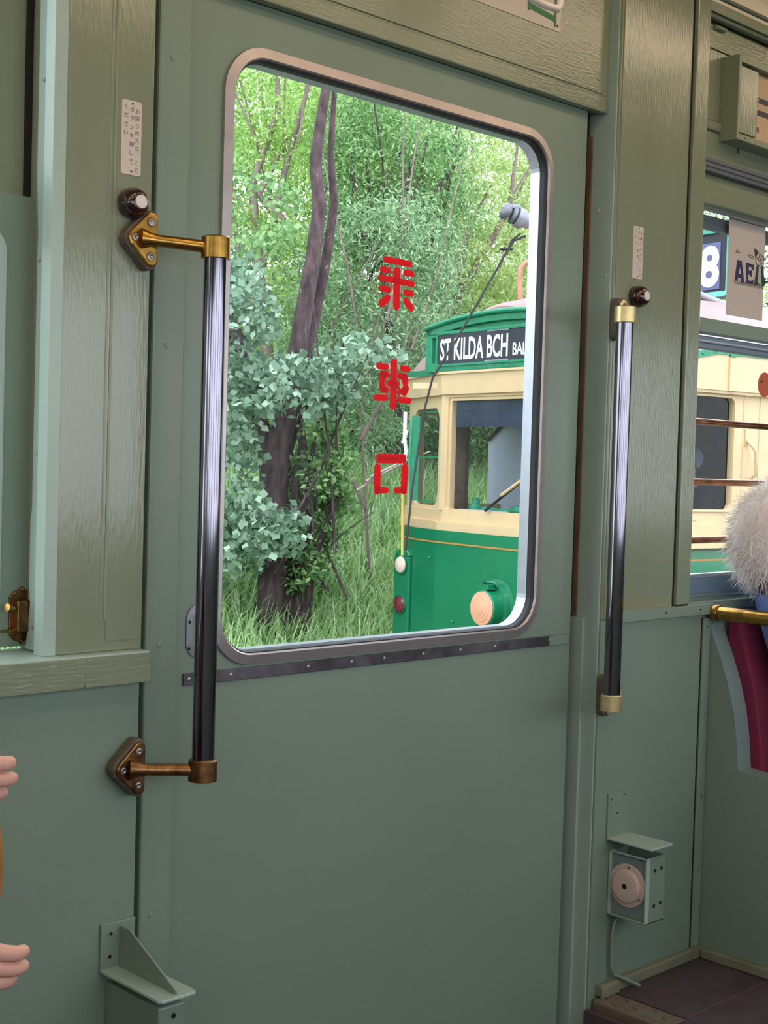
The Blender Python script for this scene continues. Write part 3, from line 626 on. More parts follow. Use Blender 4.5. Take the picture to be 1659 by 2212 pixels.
for x, z in ((2.697, 1.850), (2.696, 2.022)): screw((x, -.032, z), (0, -1, 0), .002, nb, m=hole, d=.0005)
for x in (2.722, 2.728): MB().cyl((x, .002, 1.838), (x, .002, 1.826), .0014, 8).build('wire_end', hole, nb)
hg = tag(MB().box(2.625, 2.665, .006, .016, 2.083, 2.092).cyl((2.628, .006, 2.0875), (2.662, .006, 2.0875), .004, 10).build('small_hinge', paint, None, .001), 'small painted hinge under the conduit rail', 'hinge')

# ================================================================== BENCH BEHIND THE BULKHEAD
bn = empty('bench_seat', (2.70, -.2, 0), 'longitudinal bench with maroon backrest behind a green end panel', 'bench')
cur = [(.0, .757), (-.003, .739), (-.027, .687), (-.050, .627), (-.067, .567), (-.077, .506), (-.084, .437), (-.165, .430), (-.42, .430), (-.455, .40), (-.455, .03), (-.455, 0)]
m = MB(); m.prism([(2.681, y, z) for y, z in cur]+[(2.681, 0, 0)], (.004, 0, 0)); m.build('end_panel', paintL, bn)
m = MB(); cc = [Vector((0, y, z)) for y, z in cur[:-1]]
for a, b in zip(cc[:-1], cc[1:]):
    d = (b-a).normalized(); n = Vector((0, d.z, -d.y))*.004
    if n.y > 0 and n.z <= 0: n = -n
    m.prism([(2.6805, a.y, a.z), (2.6805, b.y, b.z), (2.6805, b.y-.003, b.z+.003), (2.6805, a.y-.003, a.z+.003)], (.054, 0, 0))
m.build('edge_capping', mat('grey_green_capping', (122, 138, 138), .4), bn)
def bench_body(x0, x1, root):
    m = MB(); m.prism([(x0, -.012, .776)]+[(x0, -.030, .776), (x0, -.042, .765), (x0, -.062, .70), (x0, -.086, .62), (x0, -.10, .55), (x0, -.112, .47), (x0, -.115, .425), (x0, -.012, .425)], (x1-x0, 0, 0)); b_ = m.build('backrest', maroon, root, .006, 3)
    m = MB(); m.box(x0, x1, -.45, -.11, .37, .432); m.build('seat_cushion', maroon, root, .02, 4)
    bx('seat_base', paintL, x0, x1, -.42, -.006, .0, .37, root, .003)
bench_body(2.736, 4.3, bn)
bx('baseboard', skirt, 2.664, 2.6805, -.455, -.016, .0005, .024, bn, .004)
tag(MB().cyl((2.684, .002, .786), (2.684, -.02, .786), .0165, 28).lathe((2.684, -.006, .786), (0, -1, 0), [(0, .019), (.014, .019), (.017, .0175), (.017, .016)], 28).cyl((2.684, -.02, .786), (2.684, -.46, .786), .0155, 28).tube([(2.684, -.45, .786), (2.684, -.475, .78), (2.684, -.49, .76), (2.684, -.49, .0)], .0155, 20).build('handrail', brass), 'thick brass handrail above the bench end panel', 'handrail')
bl = empty('bench_seat', (.3, -.2, 0), 'longitudinal maroon bench under the left window', 'bench')
bench_body(-2.6, .60, bl)

# ================================================================== CEILING LAMPS (give the warm light)
lp = empty('ceiling_lamp', (.6, -.62, 2.35), 'long warm ceiling lamp with a white diffuser', 'lamp', 'ceiling lamps')
MB().box(.08, 1.12, -.72, -.52, 2.325, 2.35).build('lamp_base', alub, lp, .005)
MB().box(.10, 1.10, -.70, -.54, 2.285, 2.325).build('diffuser', lampm, lp, .012, 3)
for y in (-.62, -1.32):
    for x in (-1.8, -.6, .6, 1.8, 3.0, 4.2):
        if (x, y) in ((.6, -.62), (4.2, -1.32)): continue
        c = lp.copy(); COL.objects.link(c); c.location.x = x; c.location.y = y
        for ch in lp.children: k = ch.copy(); COL.objects.link(k); k.parent = c; k.matrix_parent_inverse = ch.matrix_parent_inverse.copy()

# ================================================================== THE TRAM ON THE NEXT TRACK
ANG = math.radians(8.6)
TB = Vector((math.sin(ANG), math.cos(ANG), 0)); TA = Vector((math.cos(ANG), -math.sin(ANG), 0)); TQ = Vector((7.206, 4.735, 0))
def T(u, w, z): return TQ+TB*u+TA*w+Vector((0, 0, z))
def tramfront(px_, py_, w=0.0):
    d = ray(px_, py_); t = ((TQ-CAM).dot(TA)+w)/d.dot(TA); P = CAM+d*t; return ((P-TQ).dot(TB), P.z)
def tramside(px_, py_, u=-1.45):
    d = ray(px_, py_); t = ((TQ-CAM).dot(TB)+u)/d.dot(TB); P = CAM+d*t; return ((P-TQ).dot(TA), P.z)
tram = empty('tram', TQ, 'green and cream vintage tram with a destination blind, standing beyond the door window', 'tram')
UL, UR = 1.30, -1.45
OUT = [(UL, 11.0), (UL, .27), (.49, 0.0), (-.72, 0.0), (UR, .28), (UR, 11.0)]
def offset_outline(d, o=OUT):
    r = []
    for i, (u, w) in enumerate(o):
        if i == 0: r.append((u+d, w)); continue
        if i == len(o)-1: r.append((u-d, w)); continue
        a = Vector((u-o[i-1][0], w-o[i-1][1])).normalized(); b = Vector((o[i+1][0]-u, o[i+1][1]-w)).normalized()
        na = Vector((a.y, -a.x)); nb = Vector((b.y, -b.x))
        if na.dot(Vector((u+.07, w-4))) < 0: na = -na
        if nb.dot(Vector((u+.07, w-4))) < 0: nb = -nb
        n = (na+nb).normalized(); r.append((u+n.x*d/max(.5, n.dot(na)), w+n.y*d/max(.5, n.dot(na))))
    return r
def band(mb, z0, z1, d, th=.03, arc=False, d1=None):
    o = offset_outline(d); i_ = offset_outline(d-th); o1 = offset_outline(d if d1 is None else d1)
    for k in range(len(o)-1):
        P = [T(*o[k], z0), T(*o[k+1], z0), T(*i_[k+1], z0), T(*i_[k], z0), T(*o1[k], z1), T(*o1[k+1], z1), T(*i_[k+1], z1), T(*i_[k], z1)]
        mb.add(P, [(0, 1, 2, 3), (7, 6, 5, 4), (0, 4, 5, 1), (2, 6, 7, 3), (1, 5, 6, 2), (0, 3, 7, 4)])
    return mb
# rounded apron: extra outline points to bow the lower front
m = MB(); bow = [(UL, 11.0), (UL, .30), (1.12, .12), (.85, .01), (.5, -.05), (-.07, -.07), (-.65, -.05), (-1.0, .01), (-1.28, .12), (UR, .30), (UR, 11.0)]
for (u0, w0), (u1, w1) in zip(bow[:-1], bow[1:]):
    m.add([T(u0, w0, -.55), T(u1, w1, -.55), T(u1, w1+.0, .63), T(u0, w0+.0, .63)], [(0, 1, 2, 3)], True)
ap = m.build('green_apron', tgreen, tram); ap['label'] = 'green lower body with a thin gold line'
m = MB()
for (u0, w0), (u1, w1) in zip(bow[1:-1], bow[2:]):
    m.add([T(u0*1.001, w0-.004, .535), T(u1*1.001, w1-.004, .535), T(u1*1.001, w1-.004, .547), T(u0*1.001, w0-.004, .547)], [(0, 1, 2, 3)])
m.build('gold_line', tgold, ap)
for u, z in ((-.1, .45), (.25, -.02), (.55, .42), (-.05, -.13)): MB().sphere(T(u, -.066, z), .009, 8, 6).build('rivet', tgreenw, ap)
m = MB(); band(m, .62, .69, .045, .05); m.build('cream_lower_moulding', tcream, tram)
m = MB(); band(m, .69, .775, .015, .04); m.build('cream_sill_belt', tcream, tram)
# window zone: posts and panes
WZ0, WZ1 = .775, 1.63
def wallpanel(mb, p0, p1, z0, z1, hole_=None, r=.02, th=.04):
    p0 = Vector((*p0, 0)); p1 = Vector((*p1, 0)); L = (p1-p0).length; d = (p1-p0)/L; n = Vector((-d.y, d.x, 0))
    if n.dot(Vector((-.07, 4, 0))-p0) < 0: n = -n
    def TT(x, y, z): q = p0+d*x+n*y; return T(q.x, q.y, z)
    if hole_: holed(mb, 0, L, z0, z1, hole_[0], hole_[1], hole_[2], hole_[3], r, 0, th, TT)
    else: mb.box(0, L, 0, th, z0, z1, TT)
    return TT, L
# centre windscreen
m = MB(); T1, L1 = wallpanel(m, (.49, 0), (-.72, 0), WZ0, WZ1, (.075, 1.135, .785, 1.575), .015, .045)
clean(m.build('windscreen_frame', tcream, tram))
m = MB(); T1, L1 = wallpanel(m, (.49, -.012), (-.72, -.012), WZ0, WZ1, (.045, 1.165, .79, 1.60), .02, .014); clean(m.build('windscreen_moulding', tcream, tram))
MB().box(.07, 1.14, .022, .026, .78, 1.58, T1).build('windscreen', glasst, tram)
m = MB(); m.box(.10, 1.10, .035, .042, 1.385, 1.575, T1); bl_ = m.build('sun_blind', mat('navy_sun_blind', (44, 50, 72), .35, var=.25, vscale=6), tram)
# far facet with the arched window, near facet
m = MB(); T2, L2 = wallpanel(m, (1.30, .27), (.49, 0), WZ0, WZ1, (.13, .72, .80, 1.53), .10, .04); clean(m.build('corner_window_frame', tcream, tram))
MB().box(.12, .73, .02, .024, .79, 1.54, T2).build('corner_window', glasst, tram)
m = MB(); sweep(m, rrect(.16, .70, .83, 1.50, .05), [(.0, .018), (.012, .018), (.012, .03), (0, .03)], T2); m.box(.15, .71, .016, .026, 1.155, 1.17, T2); m.build('inner_window_frame', tgreenw, tram)
m = MB(); T3, L3 = wallpanel(m, (-.72, 0), (UR, .28), WZ0, WZ1, (.08, .66, .80, 1.55), .06, .04); clean(m.build('corner_window_frame', tcream, tram))
MB().box(.07, .67, .02, .024, .79, 1.56, T3).build('corner_window', glasst, tram)
for u, w in ((.49, 0), (-.72, 0)):
    MB().prism([T(u+.035, w+.0, WZ0), T(u+.02, w-.022, WZ0), T(u-.02, w-.022, WZ0), T(u-.035, w, WZ0)], (0, 0, WZ1-WZ0)).build('corner_post', tcream, tram)
# near side: cab door then saloon
def NS(x, y, z): return T(UR+y, .28+x, z)
m = MB(); holed(m, 0, .86, .60, 1.64, .09, .60, .865, 1.60, .05, 0, .04, NS); cdo = clean(m.build('cab_door', tcream, tram))
m = MB(); sweep(m, rrect(.09, .60, .865, 1.60, .05), [(.012, 0), (.010, -.012), (-.002, -.010), (-.004, .01), (.004, .01)], NS); m.build('door_window_moulding', tcream, cdo)
MB().box(.08, .61, .02, .024, .86, 1.61, NS).build('door_window', glasst, tram)
m = MB(); a_ = tramside(1613, 945); b_ = tramside(1622, 1035)
hx = a_[0]-.28; m.tube([NS(hx, 0, 1.33), NS(hx, -.05, 1.29), NS(hx+.03, -.06, 1.25), NS(hx+.03, -.06, 1.10), NS(hx+.03, 0, 1.06)], .012, 10); m.box(hx-.02, hx+.02, -.006, .0, 1.29, 1.40, NS); m.build('grab_handle', tcream, cdo)
m = MB(); m.lathe(NS(.13, 0, .745), -TB, [(0, .04), (.01, .04), (.014, .03), (.014, .0001)], 20); m.build('lock', tarn, cdo)
m = MB(); m.box(.10, .27, -.012, 0, .80, .825, NS); m.box(.14, .28, -.006, 0, .66, .83, NS); m.build('door_latch', tcream, cdo)
m = MB(); 
for x in (.70, .86): m.box(x-.004, x+.004, -.004, .0, .62, 1.64, NS)
m.build('door_seam', tcream, cdo)
m = MB(); m.box(.86, 10.7, 0, .04, .60, .80, NS); m.box(.86, 10.7, 0, .04, 1.50, 1.66, NS)
x = .86
while x < 10.6: m.box(x, x+.12, 0, .04, .8, 1.5, NS); x += .85
m.build('saloon_side', tcream, tram)
MB().box(.9, 10.7, .018, .022, .8, 1.5, NS).build('saloon_window', glasst, tram)
def FS(x, y, z): return T(UL-y, .27+x, z)
m = MB(); m.box(0, .12, 0, .04, .77, 1.66, FS); m.box(.12, 10.7, 0, .04, .62, .80, FS); m.box(.12, 10.7, 0, .04, 1.50, 1.66, FS)
x = 1.0
while x < 10.6: m.box(x, x+.12, 0, .04, .8, 1.5, FS); x += .95
m.build('saloon_side', tcream, tram)
# header band, side fascia, cornice
m = MB(); band(m, 1.62, 1.775, .035, .06, d1=.045); m.build('cream_header', tcream, tram)
m = MB(); m.prism([T(*p, 1.768) for p in offset_outline(.06)[1:5]]+[T(UR, .4, 1.768), T(UL, .4, 1.768)], (0, 0, .017)); m.build('header_lip', tcream, tram)
def ramp(w): return 1.775+.10*min(1, max(0, (w-.15)/.5))
m = MB()
for sgn, U in ((1, UL), (-1, UR)):
    ws = [.20, .45, .65, 2, 11]
    for a, b in zip(ws[:-1], ws[1:]):
        for (d0, d1, zz0, zz1, mm) in ((.047, .052, -.15, 0, 0),):
            P = [T(U+sgn*.047, a, 1.64), T(U+sgn*.047, b, 1.64), T(U+sgn*.047, b, ramp(b)), T(U+sgn*.047, a, ramp(a)), T(U, a, 1.64), T(U, b, 1.64), T(U, b, ramp(b)), T(U, a, ramp(a))]
            m.add(P, [(0, 1, 2, 3), (4, 7, 6, 5), (0, 4, 5, 1), (3, 2, 6, 7)])
m.build('side_fascia', tcream, tram)
bt = tramside(1568, 830)[0]; m = MB(); m.box(bt-.03-.28, bt+.03-.28, -.058, -.04, 1.64, 1.85, NS); m.build('fascia_batten', tcream, tram)
m = MB()
loopc = [(UL, 11), (UL, .66), (UL, .45), (UL, .27), (.9, .12), (.49, 0), (-.72, 0), (-1.1, .13), (UR, .28), (UR, .45), (UR, .66), (UR, 11)]
def cz(w): return ramp(w)-.005
ci = offset_outline(.055, loopc); cj = offset_outline(-.02, loopc)
for k in range(len(loopc)-1):
    z0_, z1_ = cz(loopc[k][1]), cz(loopc[k+1][1])
    P = [T(*ci[k], z0_), T(*ci[k+1], z1_), T(*ci[k+1], z1_+.045), T(*ci[k], z0_+.045), T(*cj[k], z0_), T(*cj[k+1], z1_), T(*cj[k+1], z1_+.045), T(*cj[k], z0_+.045)]
    m.add(P, [(0, 1, 2, 3), (4, 7, 6, 5), (0, 4, 5, 1), (3, 2, 6, 7)])
m.build('green_cornice', tgreenw, tram)
for w in (.5, .62, .72, .84, .95): MB().sphere(T(UR-.055, w, ramp(w)+.018), .009, 8, 6).build('cornice_rivet', tgreenw, tram)
m = MB()
m.box(bt-.03-.28, bt+.03-.28, -.06, .03, 1.86, 1.97, NS)
m.build('cornice_bracket', tgreenw, tram)
# roof
m = MB(); NU, NW = 25, 30; ws = list(np.concatenate([np.linspace(0, 1.8, 18), np.linspace(2.2, 11, 12)])); vs = []
def half(w): 
    t = min(1, w/.27); return (.55+(UL+.05-.55)*t, -.78-(-UR+.05-.78)*t)
for w in ws:
    ul, ur = half(w); c = (ul+ur)/2; hw = (ul-ur)/2
    H = .46+.08*(1-math.exp(-w/1.1))
    for i in range(NU):
        s_ = -1+2*i/(NU-1); vs.append(T(c+hw*s_, w-.01, cz(w)+.03+H*(1-abs(s_)**2.1)*(1 if w > 0 else .92)))
m.add(vs, [(j*NU+i, j*NU+i+1, (j+1)*NU+i+1, (j+1)*NU+i) for j in range(NW-1) for i in range(NU-1)], True)
front = vs[:NU]; m.add(front+[T(-.78, 0, 1.76), T(.55, 0, 1.76)], [tuple(range(NU))+(NU+1, NU)])
m.build('roof', troof, tram)
m = MB(); m.tube([T(-.50, -.02, 2.17), T(-.35, .25, 2.29), T(-.2, .9, 2.42), T(-.1, 1.6, 2.52)], [.05, .045, .04, .04], 10); m.build('roof_fairing', mat('bare_roof_patch', (196, 148, 128), .7, var=.15), tram)
m = MB(); m.tube([T(-.95, .9, 2.25), T(-.97, .86, 2.40), T(-1.0, .9, 2.42)], .02, 8); m.build('roof_hook', tcopper, tram)
# destination box
zb, zt = 1.785, 2.19
def arch(u): return zt-.075*((u+.15)/.83)**2
us = np.linspace(.68, -.98, 15)
m = MB(); 
for a, b in zip(us[:-1], us[1:]):
    P = [T(a, -.06, arch(a)-.075), T(b, -.06, arch(b)-.075), T(b, -.06, arch(b)), T(a, -.06, arch(a)), T(a, .14, arch(a)-.075), T(b, .14, arch(b)-.075), T(b, .16, arch(b)), T(a, .16, arch(a))]
    m.add(P, [(0, 1, 2, 3), (4, 7, 6, 5), (0, 4, 5, 1), (3, 2, 6, 7)], False)
def DB(x, y, z): return T(.68-x, -.06+y, z)
m.box(0, .075, 0, .2, zb, arch(.68)-.02, DB); m.box(1.585, 1.66, 0, .2, zb, arch(-.98)-.02, DB); m.box(.06, 1.6, 0, .2, zb, zb+.065, DB)
m.box(.06, 1.6, .0, .015, 2.035, 2.075, DB)
m.prism([DB(.0, .03, zb+.02)]+[DB(.0, .03, arch(.68)-.02)]+[T(u, -.03, arch(u)-.02) for u in us]+[DB(1.66, .03, zb+.02)], TA*.16)
dbx = m.build('destination_box', tgreenw, tram, .006)
m = MB(); 
for a, b in zip(us[:-1], us[1:]):
    m.tube([T(a, -.068, arch(a)-.01), T(b, -.068, arch(b)-.01)], .018, 8, False)
m.box(.07, 1.59, -.012, 0, 2.06, 2.075, DB); m.build('box_moulding', tgreenw, dbx)
m = MB(); sweep(m, rrect(.155, 1.505, 1.838, 2.052, .008, 3), [(0, -.01), (.016, -.01), (.016, .004), (0, .004)], DB); m.build('box_inner_frame', tgreenw, dbx)
MB().box(.15, 1.51, -.004, .002, 1.836, 2.054, DB).build('blind', tblack, dbx)
text_mesh('ST KILDA BCH', twhite, DB(.185, -.0055, 1.862), -TB, (0, 0, 1), .215, 'lettering', tram, wscale=.555, center=False, bold=.022)
text_mesh('BALA', twhite, DB(.995, -.0055, 1.868), -TB, (0, 0, 1), .118, 'lettering', tram, wscale=.72, center=False, bold=.02)
MB().box(.72, .95, -.008, -.003, 2.045, 2.058, DB).build('clip', tarn, dbx); MB().box(.70, .95, -.008, -.003, 1.835, 1.847, DB).build('clip', tarn, dbx)
# number box on the roof
nbx = empty('route_number_box', T(-.24, 2.0, 2.4), 'teal framed box with a white number 8 on the roof of the tram', 'sign')
def NB(x, y, z): return T(.02-x, 2.0+y, z)
m = MB(); sweep(m, rrect(.03, .40, 2.50, 2.95, .006, 2), [(0, -.02), (.045, -.03), (.045, .12), (0, .12)], NB); m.build('frame', mat('faded_teal_enamel', (96, 168, 158), .4), nbx, .004)
MB().box(.02, .41, .0, .02, 2.49, 2.96, NB).build('backing', tblack, nbx)
MB().box(.03, .33, -.006, 0, 2.52, 2.88, NB).build('number_plate', mat('slate_number_plate', (88, 92, 132), .35), nbx)
text_mesh('8', twhite, NB(.225, -.008, 2.70), -TB, (0, 0, 1), .42, 'number', nbx, wscale=.95, bold=.035)
m = MB(); 
for x in (.04, .41): m.box(x-.01, x+.01, 0, .02, 2.30, 2.50, NB)
m.build('strut', tarn, nbx)
# headlamp, marker lamps, wiper
hl = MB(); hc = T(-.23, -.085, .13); hl.lathe(hc+TA*.03, -TA, [(0, .20), (.012, .20), (.02, .165), (.05, .16), (.055, .13), (.13, .128), (.14, .115)], 36); hlo = hl.build('headlamp', tgreen, tram)
m = MB(); m.lathe(hc-TA*.11, -TA, [(0, .118), (.006, .116), (.010, .09), (.014, .088), (.016, .066), (.020, .064), (.022, .042), (.026, .04), (.028, .02), (.030, .0001)], 36); m.build('headlamp_glass', lensA, hlo)
m = MB(); m.box(-.05, .05, -.10, -.02, .13, .165, lambda x, y, z: hc+TB*x+TA*y+Vector((0, 0, z))); m.tube([hc+TB*.06-TA*.02+Vector((0, 0, .15)), hc-TA*.05+TB*.06+Vector((0, 0, .18)), hc-TA*.05-TB*.06+Vector((0, 0, .18)), hc-TB*.06-TA*.02+Vector((0, 0, .15))], .012, 8); m.build('headlamp_clamp', tgreen, hlo)
mk = MB(); MU = .965
def MK(x, y, z): return T(MU+.115-x, -.0+y, z)
mk.box(0, .20, 0, .25, -.6, .40, MK); mk.prism([MK(.10+.10*math.cos(a), 0, .40+.06*math.sin(a)) for a in np.linspace(0, math.pi, 13)], TA*.25)
mko = mk.build('marker_lamp_box', tgreen, tram, .01)
for z, mm, nm in ((.335, lensW, 'marker_lamp'), (.03, lensR, 'red_reflector'), (-.27, lensW, 'marker_lamp')):
    m = MB(); m.lathe(MK(.10, 0, z), -TA, [(0, .075), (.012, .075), (.014, .068)], 28); ro = m.build('lamp_rim', tgreen, mko)
    m = MB(); m.lathe(MK(.10, -.008, z), -TA, [(0, .066), (.012, .06), (.022, .035), (.025, .0001)], 28); m.build(nm, mm, mko)
wp = MB(); A = Vector((*tramfront(1150, 1020, -.05), 0)); B = Vector((*tramfront(1083, 1070, -.05), 0)); C1 = Vector((*tramfront(1048, 1103, -.03), 0)); C2 = Vector((*tramfront(1120, 1045, -.03), 0))
wp.tube([T(A.x, -.05, A.y), T(B.x, -.05, B.y)], .012, 8); wpo = wp.build('wiper_arm', tcream, tram)
MB().tube([T(C1.x, -.03, C1.y), T(C2.x, -.03, C2.y)], .011, 8).build('wiper_blade', rubber, tram)
# cab interior
m = MB(); m.box(.2, .26, .10, .20, .62, 2.1, DB); m.box(.02, .12, .25, .35, .62, 2.0, DB); m.box(.12, .9, 1.3, 1.36, 1.30, 1.38, DB); m.box(-.4, 2.0, 1.8, 1.86, 1.55, 1.9, DB); m.box(-.5, .12, 1.6, 1.66, .6, 1.9, DB); m.build('cab_timber', tdark, tram)
MB().box(UR+.03, UL-.03, .3, 10.8, .0, .05, lambda x, y, z: T(x, y, z)).box(UR+.03, UL-.03, 1.2, 10.8, 1.70, 1.76, lambda x, y, z: T(x, y, z)).build('cab_floor_and_ceiling', tdark, tram)
m = MB(); u0 = tramfront(1054, 1000, 1.2)[0]; m.prism([T(u0, 1.2, .1), T(u0, 1.2, 1.33), T(u0-.30, 1.2, 1.55), T(-.55, 1.2, 1.55), T(-.55, 1.2, .1)], TA*.05); par = m.build('cab_partition', tgrey, tram)
m = MB(); m.tube([T(u0, 1.19, 1.33), T(u0-.36, 1.19, 1.58)], .02, 6); m.tube([T(u0-.40, 1.19, 1.58), T(u0-.9, 1.19, 1.36)], .02, 6); m.build('diagonal_brace', tdark, tram)
m = MB(); m.box(.3, 1.3, .12, .26, .75, .79, DB); m.build('dashboard', tgrey, tram)
m = MB(); holed(m, 0, 2.6, .05, 1.72, 1.9, 2.3, .85, 1.45, .03, 0, .04, lambda x, y, z: T(1.25-x, 2.7+y, z)); clean(m.build('saloon_bulkhead', tdark, tram))
m = MB(); m.lathe(T(.28, .14, .78), (0, 0, 1), [(0, .05), (.03, .05), (.05, .03), (.09, .03), (.1, .0001)], 16); m.tube([T(.2, .14, .80), T(-.1, .14, .79)], .014, 8); m.lathe(T(-.25, .14, .77), (0, 0, 1), [(0, .1), (.03, .11), (.06, .08), (.07, .0001)], 20); m.build('controller', tgreenw, tram)
m = MB(); m.box(-.2, .6, 2.4, 2.46, 1.08, 1.14, lambda x, y, z: T(1.0-x, y, z)); m.box(-.2, .6, 2.4, 2.46, .93, .97, lambda x, y, z: T(1.0-x, y, z)); m.build('interior_rail', mat('dark_grey_rail', (60, 72, 76), .4), tram)
# trolley pole, rope, roof loop, side cords
ph = atd(1112, 466, 9.3); pe = atd(1165, 492, 9.36); pf = atd(1900, 800, 11.2)
tp_ = empty('trolley_pole', ph, 'grey trolley pole with a cast wheel head above the tram roof', 'trolley pole')
d0 = (pe-ph).normalized()
m = MB(); m.tube([pe, pf], .03, 12); m.build('pole', tarn, tp_)
m = MB(); m.tube([ph+d0*.01, ph+d0*.06, ph+d0*.07, ph+d0*.16, ph+d0*.30], [.070, .070, .052, .034, .022], 16); hd_ = m.build('harp', tarn, tp_)
m = MB(); m.tube([ph-d0*.10, ph-d0*.09, ph-d0*.05, ph-d0*.04], [.02, .056, .056, .032], 16); m.tube([ph-d0*.03, ph-d0*.02, ph, ph+d0*.01], [.032, .062, .062, .04], 16); m.build('trolley_wheel', mat('grey_wheel', (110, 108, 118), .4, metal=.4), tp_)
m = MB(); m.box(-.06, .03, -.02, .02, .05, .075, lambda x, y, z: ph+rgt*x+fwd*y+Vector((0, 0, z))); m.build('lug', tarn, tp_)
rp = [ph+Vector((0, 0, -.1))+d0*.05, atd(1105, 520, 9.3), atd(1098, 538, 9.3), atd(1040, 640, 9.25), atd(985, 735, 9.2), atd(935, 815, 9.2), atd(918, 880, 9.25), atd(905, 960, 9.25), atd(890, 1060, 9.2), atd(876, 1190, 9.2)]
tag(MB().tube(rp, .008, 8).tube([rp[0]+d0*.04, rp[1]+rgt*.02, rp[2]], .008, 8).tube([rp[2]-rgt*.06, rp[2]+rgt*.03], .009, 6).build('trolley_rope', rope), 'thin dark rope slung from the trolley pole head down the tram front', 'rope')
m = MB(); m.box(0, .18, 0, .02, -.02, .02, lambda x, y, z: atd(893, 833, 9.25)+rgt*x*.9+fwd*y+Vector((0, 0, z))); m.build('rope_guide', tcream, tram)
lp_ = [atd(1124, 650, 10.2), atd(1122, 600, 10.2), atd(1125, 580, 10.2), atd(1135, 568, 10.2), atd(1150, 564, 10.2), atd(1240, 575, 10.2), atd(1250, 650, 10.2)]
tag(MB().tube(lp_, .021, 12).build('roof_grab_loop', tcopper), 'copper coloured bent pipe loop standing on the tram roof', 'pipe')
m = MB(); m.tube([atd(876, 890, 9.9), atd(874, 950, 9.9), atd(878, 975, 9.9), atd(872, 1000, 9.9), atd(873, 1060, 9.9)], .014, 8); m.tube([atd(880, 930, 9.9), atd(870, 958, 9.9)], .012, 8)
tag(m.build('white_rope', whiterope), 'white knotted rope hanging beside the tram corner', 'rope')
tag(MB().tube([atd(870, 1060, 10), atd(869, 1200, 10)], .010, 8).build('yellow_cord', yel), 'thin yellow cord hanging beside the tram corner', 'cord')
m = MB(); m.tube([atd(890, 905, 9.6), atd(884, 1000, 9.55), atd(888, 1070, 9.6)], .012, 8); m.box(-.03, .03, -.01, .01, -.3, .3, lambda x, y, z: atd(896, 990, 9.7)+rgt*x+fwd*y+Vector((0, 0, z)))
m.build('wing_mirror', tgreenw, tram)
# underframe and wheels
m = MB(); m.box(UR+.1, UL-.1, .4, 10.6, -.62, -.1, lambda x, y, z: T(x, y, z)); m.build('underframe', tdark, tram)
m = MB()
for w in (2.4, 4.0, 8.0, 9.6):
    for u in (-.8, .65): m.lathe(T(u, w, -.60), TB, [(-.05, .0001), (-.05, .33), (.03, .33), (.03, .37), (.05, .37), (.05, .0001)], 24)
m.build('wheel_set', tdark, tram)

# ================================================================== GROUND, GRASS, TREES
def bank(x, y):
    t = y-5.95-.0*x
    if t <= 0: return -.95
    if t < .7: return -.95+.32*t/.7
    if t < 2.3: return -.63+.80*(t-.7)/1.6
    return .17+.42*(t-2.3) if t < 14 else .17+.42*11.7
gx = np.linspace(-14, 34, 49); gy = np.concatenate([np.linspace(-14, 5.9, 12), np.linspace(6, 9, 25), np.linspace(9.5, 34, 26)])
vs = [(x, y, bank(x, y)+(.05*math.sin(x*3.1+y*2.3)+.04*math.sin(x*1.3-y*4) if y > 6.2 else 0)) for y in gy for x in gx]
m = MB(); n_ = len(gx); m.add(vs, [(j*n_+i, j*n_+i+1, (j+1)*n_+i+1, (j+1)*n_+i) for j in range(len(gy)-1) for i in range(n_-1)], True)
gr = m.build('ground', soil); struct(gr, 'overgrown bank and track bed outside the windows', 'ground')
tb = MB(); tb.box(-14, 30, -1.6, 5.8, -1.0, -.935); struct(tb.build('trim_9', ballast), 'gravel track bed beneath the trams', 'track bed')
def leaves(name, centers, n_per, crad, L, Wd, m, parent=None, droop=.3, seed=1, fold=.25, clip=None):
    r = np.random.default_rng(seed); C = np.repeat(np.asarray(centers, float), n_per, axis=0); N = len(C)
    off = r.normal(size=(N, 3)); off /= np.linalg.norm(off, axis=1)[:, None]; off *= (r.random(N)**.5)[:, None]
    cr_ = np.repeat(np.broadcast_to(np.asarray(crad, float), (len(centers),)), n_per)
    P = C+off*cr_[:, None]*np.array([1, 1, .8])
    d = r.normal(size=(N, 3)); d[:, 2] -= droop; d += off*.6; d /= np.linalg.norm(d, axis=1)[:, None]
    s = np.cross(d, r.normal(size=(N, 3))+np.array([0, 0, .1])); s /= np.linalg.norm(s, axis=1)[:, None]
    nn = np.cross(d, s); sc = (.7+.6*r.random(N))[:, None]
    a = P; b = P+d*L*.45*sc+s*Wd*sc*.5+nn*fold*Wd*.4; c = P+d*L*sc; e = P+d*L*.45*sc-s*Wd*sc*.5+nn*fold*Wd*.4
    V = np.stack([a, b, c, e], 1).reshape(-1, 3).astype(np.float32)
    return fastmesh(name, V, N, 4, m, parent)
def fastmesh(name, V, N, k, m, parent=None, faces=None):
    me = bpy.data.meshes.new(name); me.vertices.add(len(V)); me.vertices.foreach_set('co', V.ravel())
    idx = np.arange(N*k, dtype=np.int32) if faces is None else faces.astype(np.int32).ravel(); nf = len(idx)//k
    me.loops.add(len(idx)); me.loops.foreach_set('vertex_index', idx)
    me.polygons.add(nf); me.polygons.foreach_set('loop_start', np.arange(0, nf*k, k, dtype=np.int32)); me.polygons.foreach_set('loop_total', np.full(nf, k, dtype=np.int32))
    me.update(calc_edges=True); me.materials.append(m)
    o = bpy.data.objects.new(name, me); COL.objects.link(o)
    if parent: o.parent = parent; o.matrix_parent_inverse = Matrix.Translation(-parent.location)
    return o
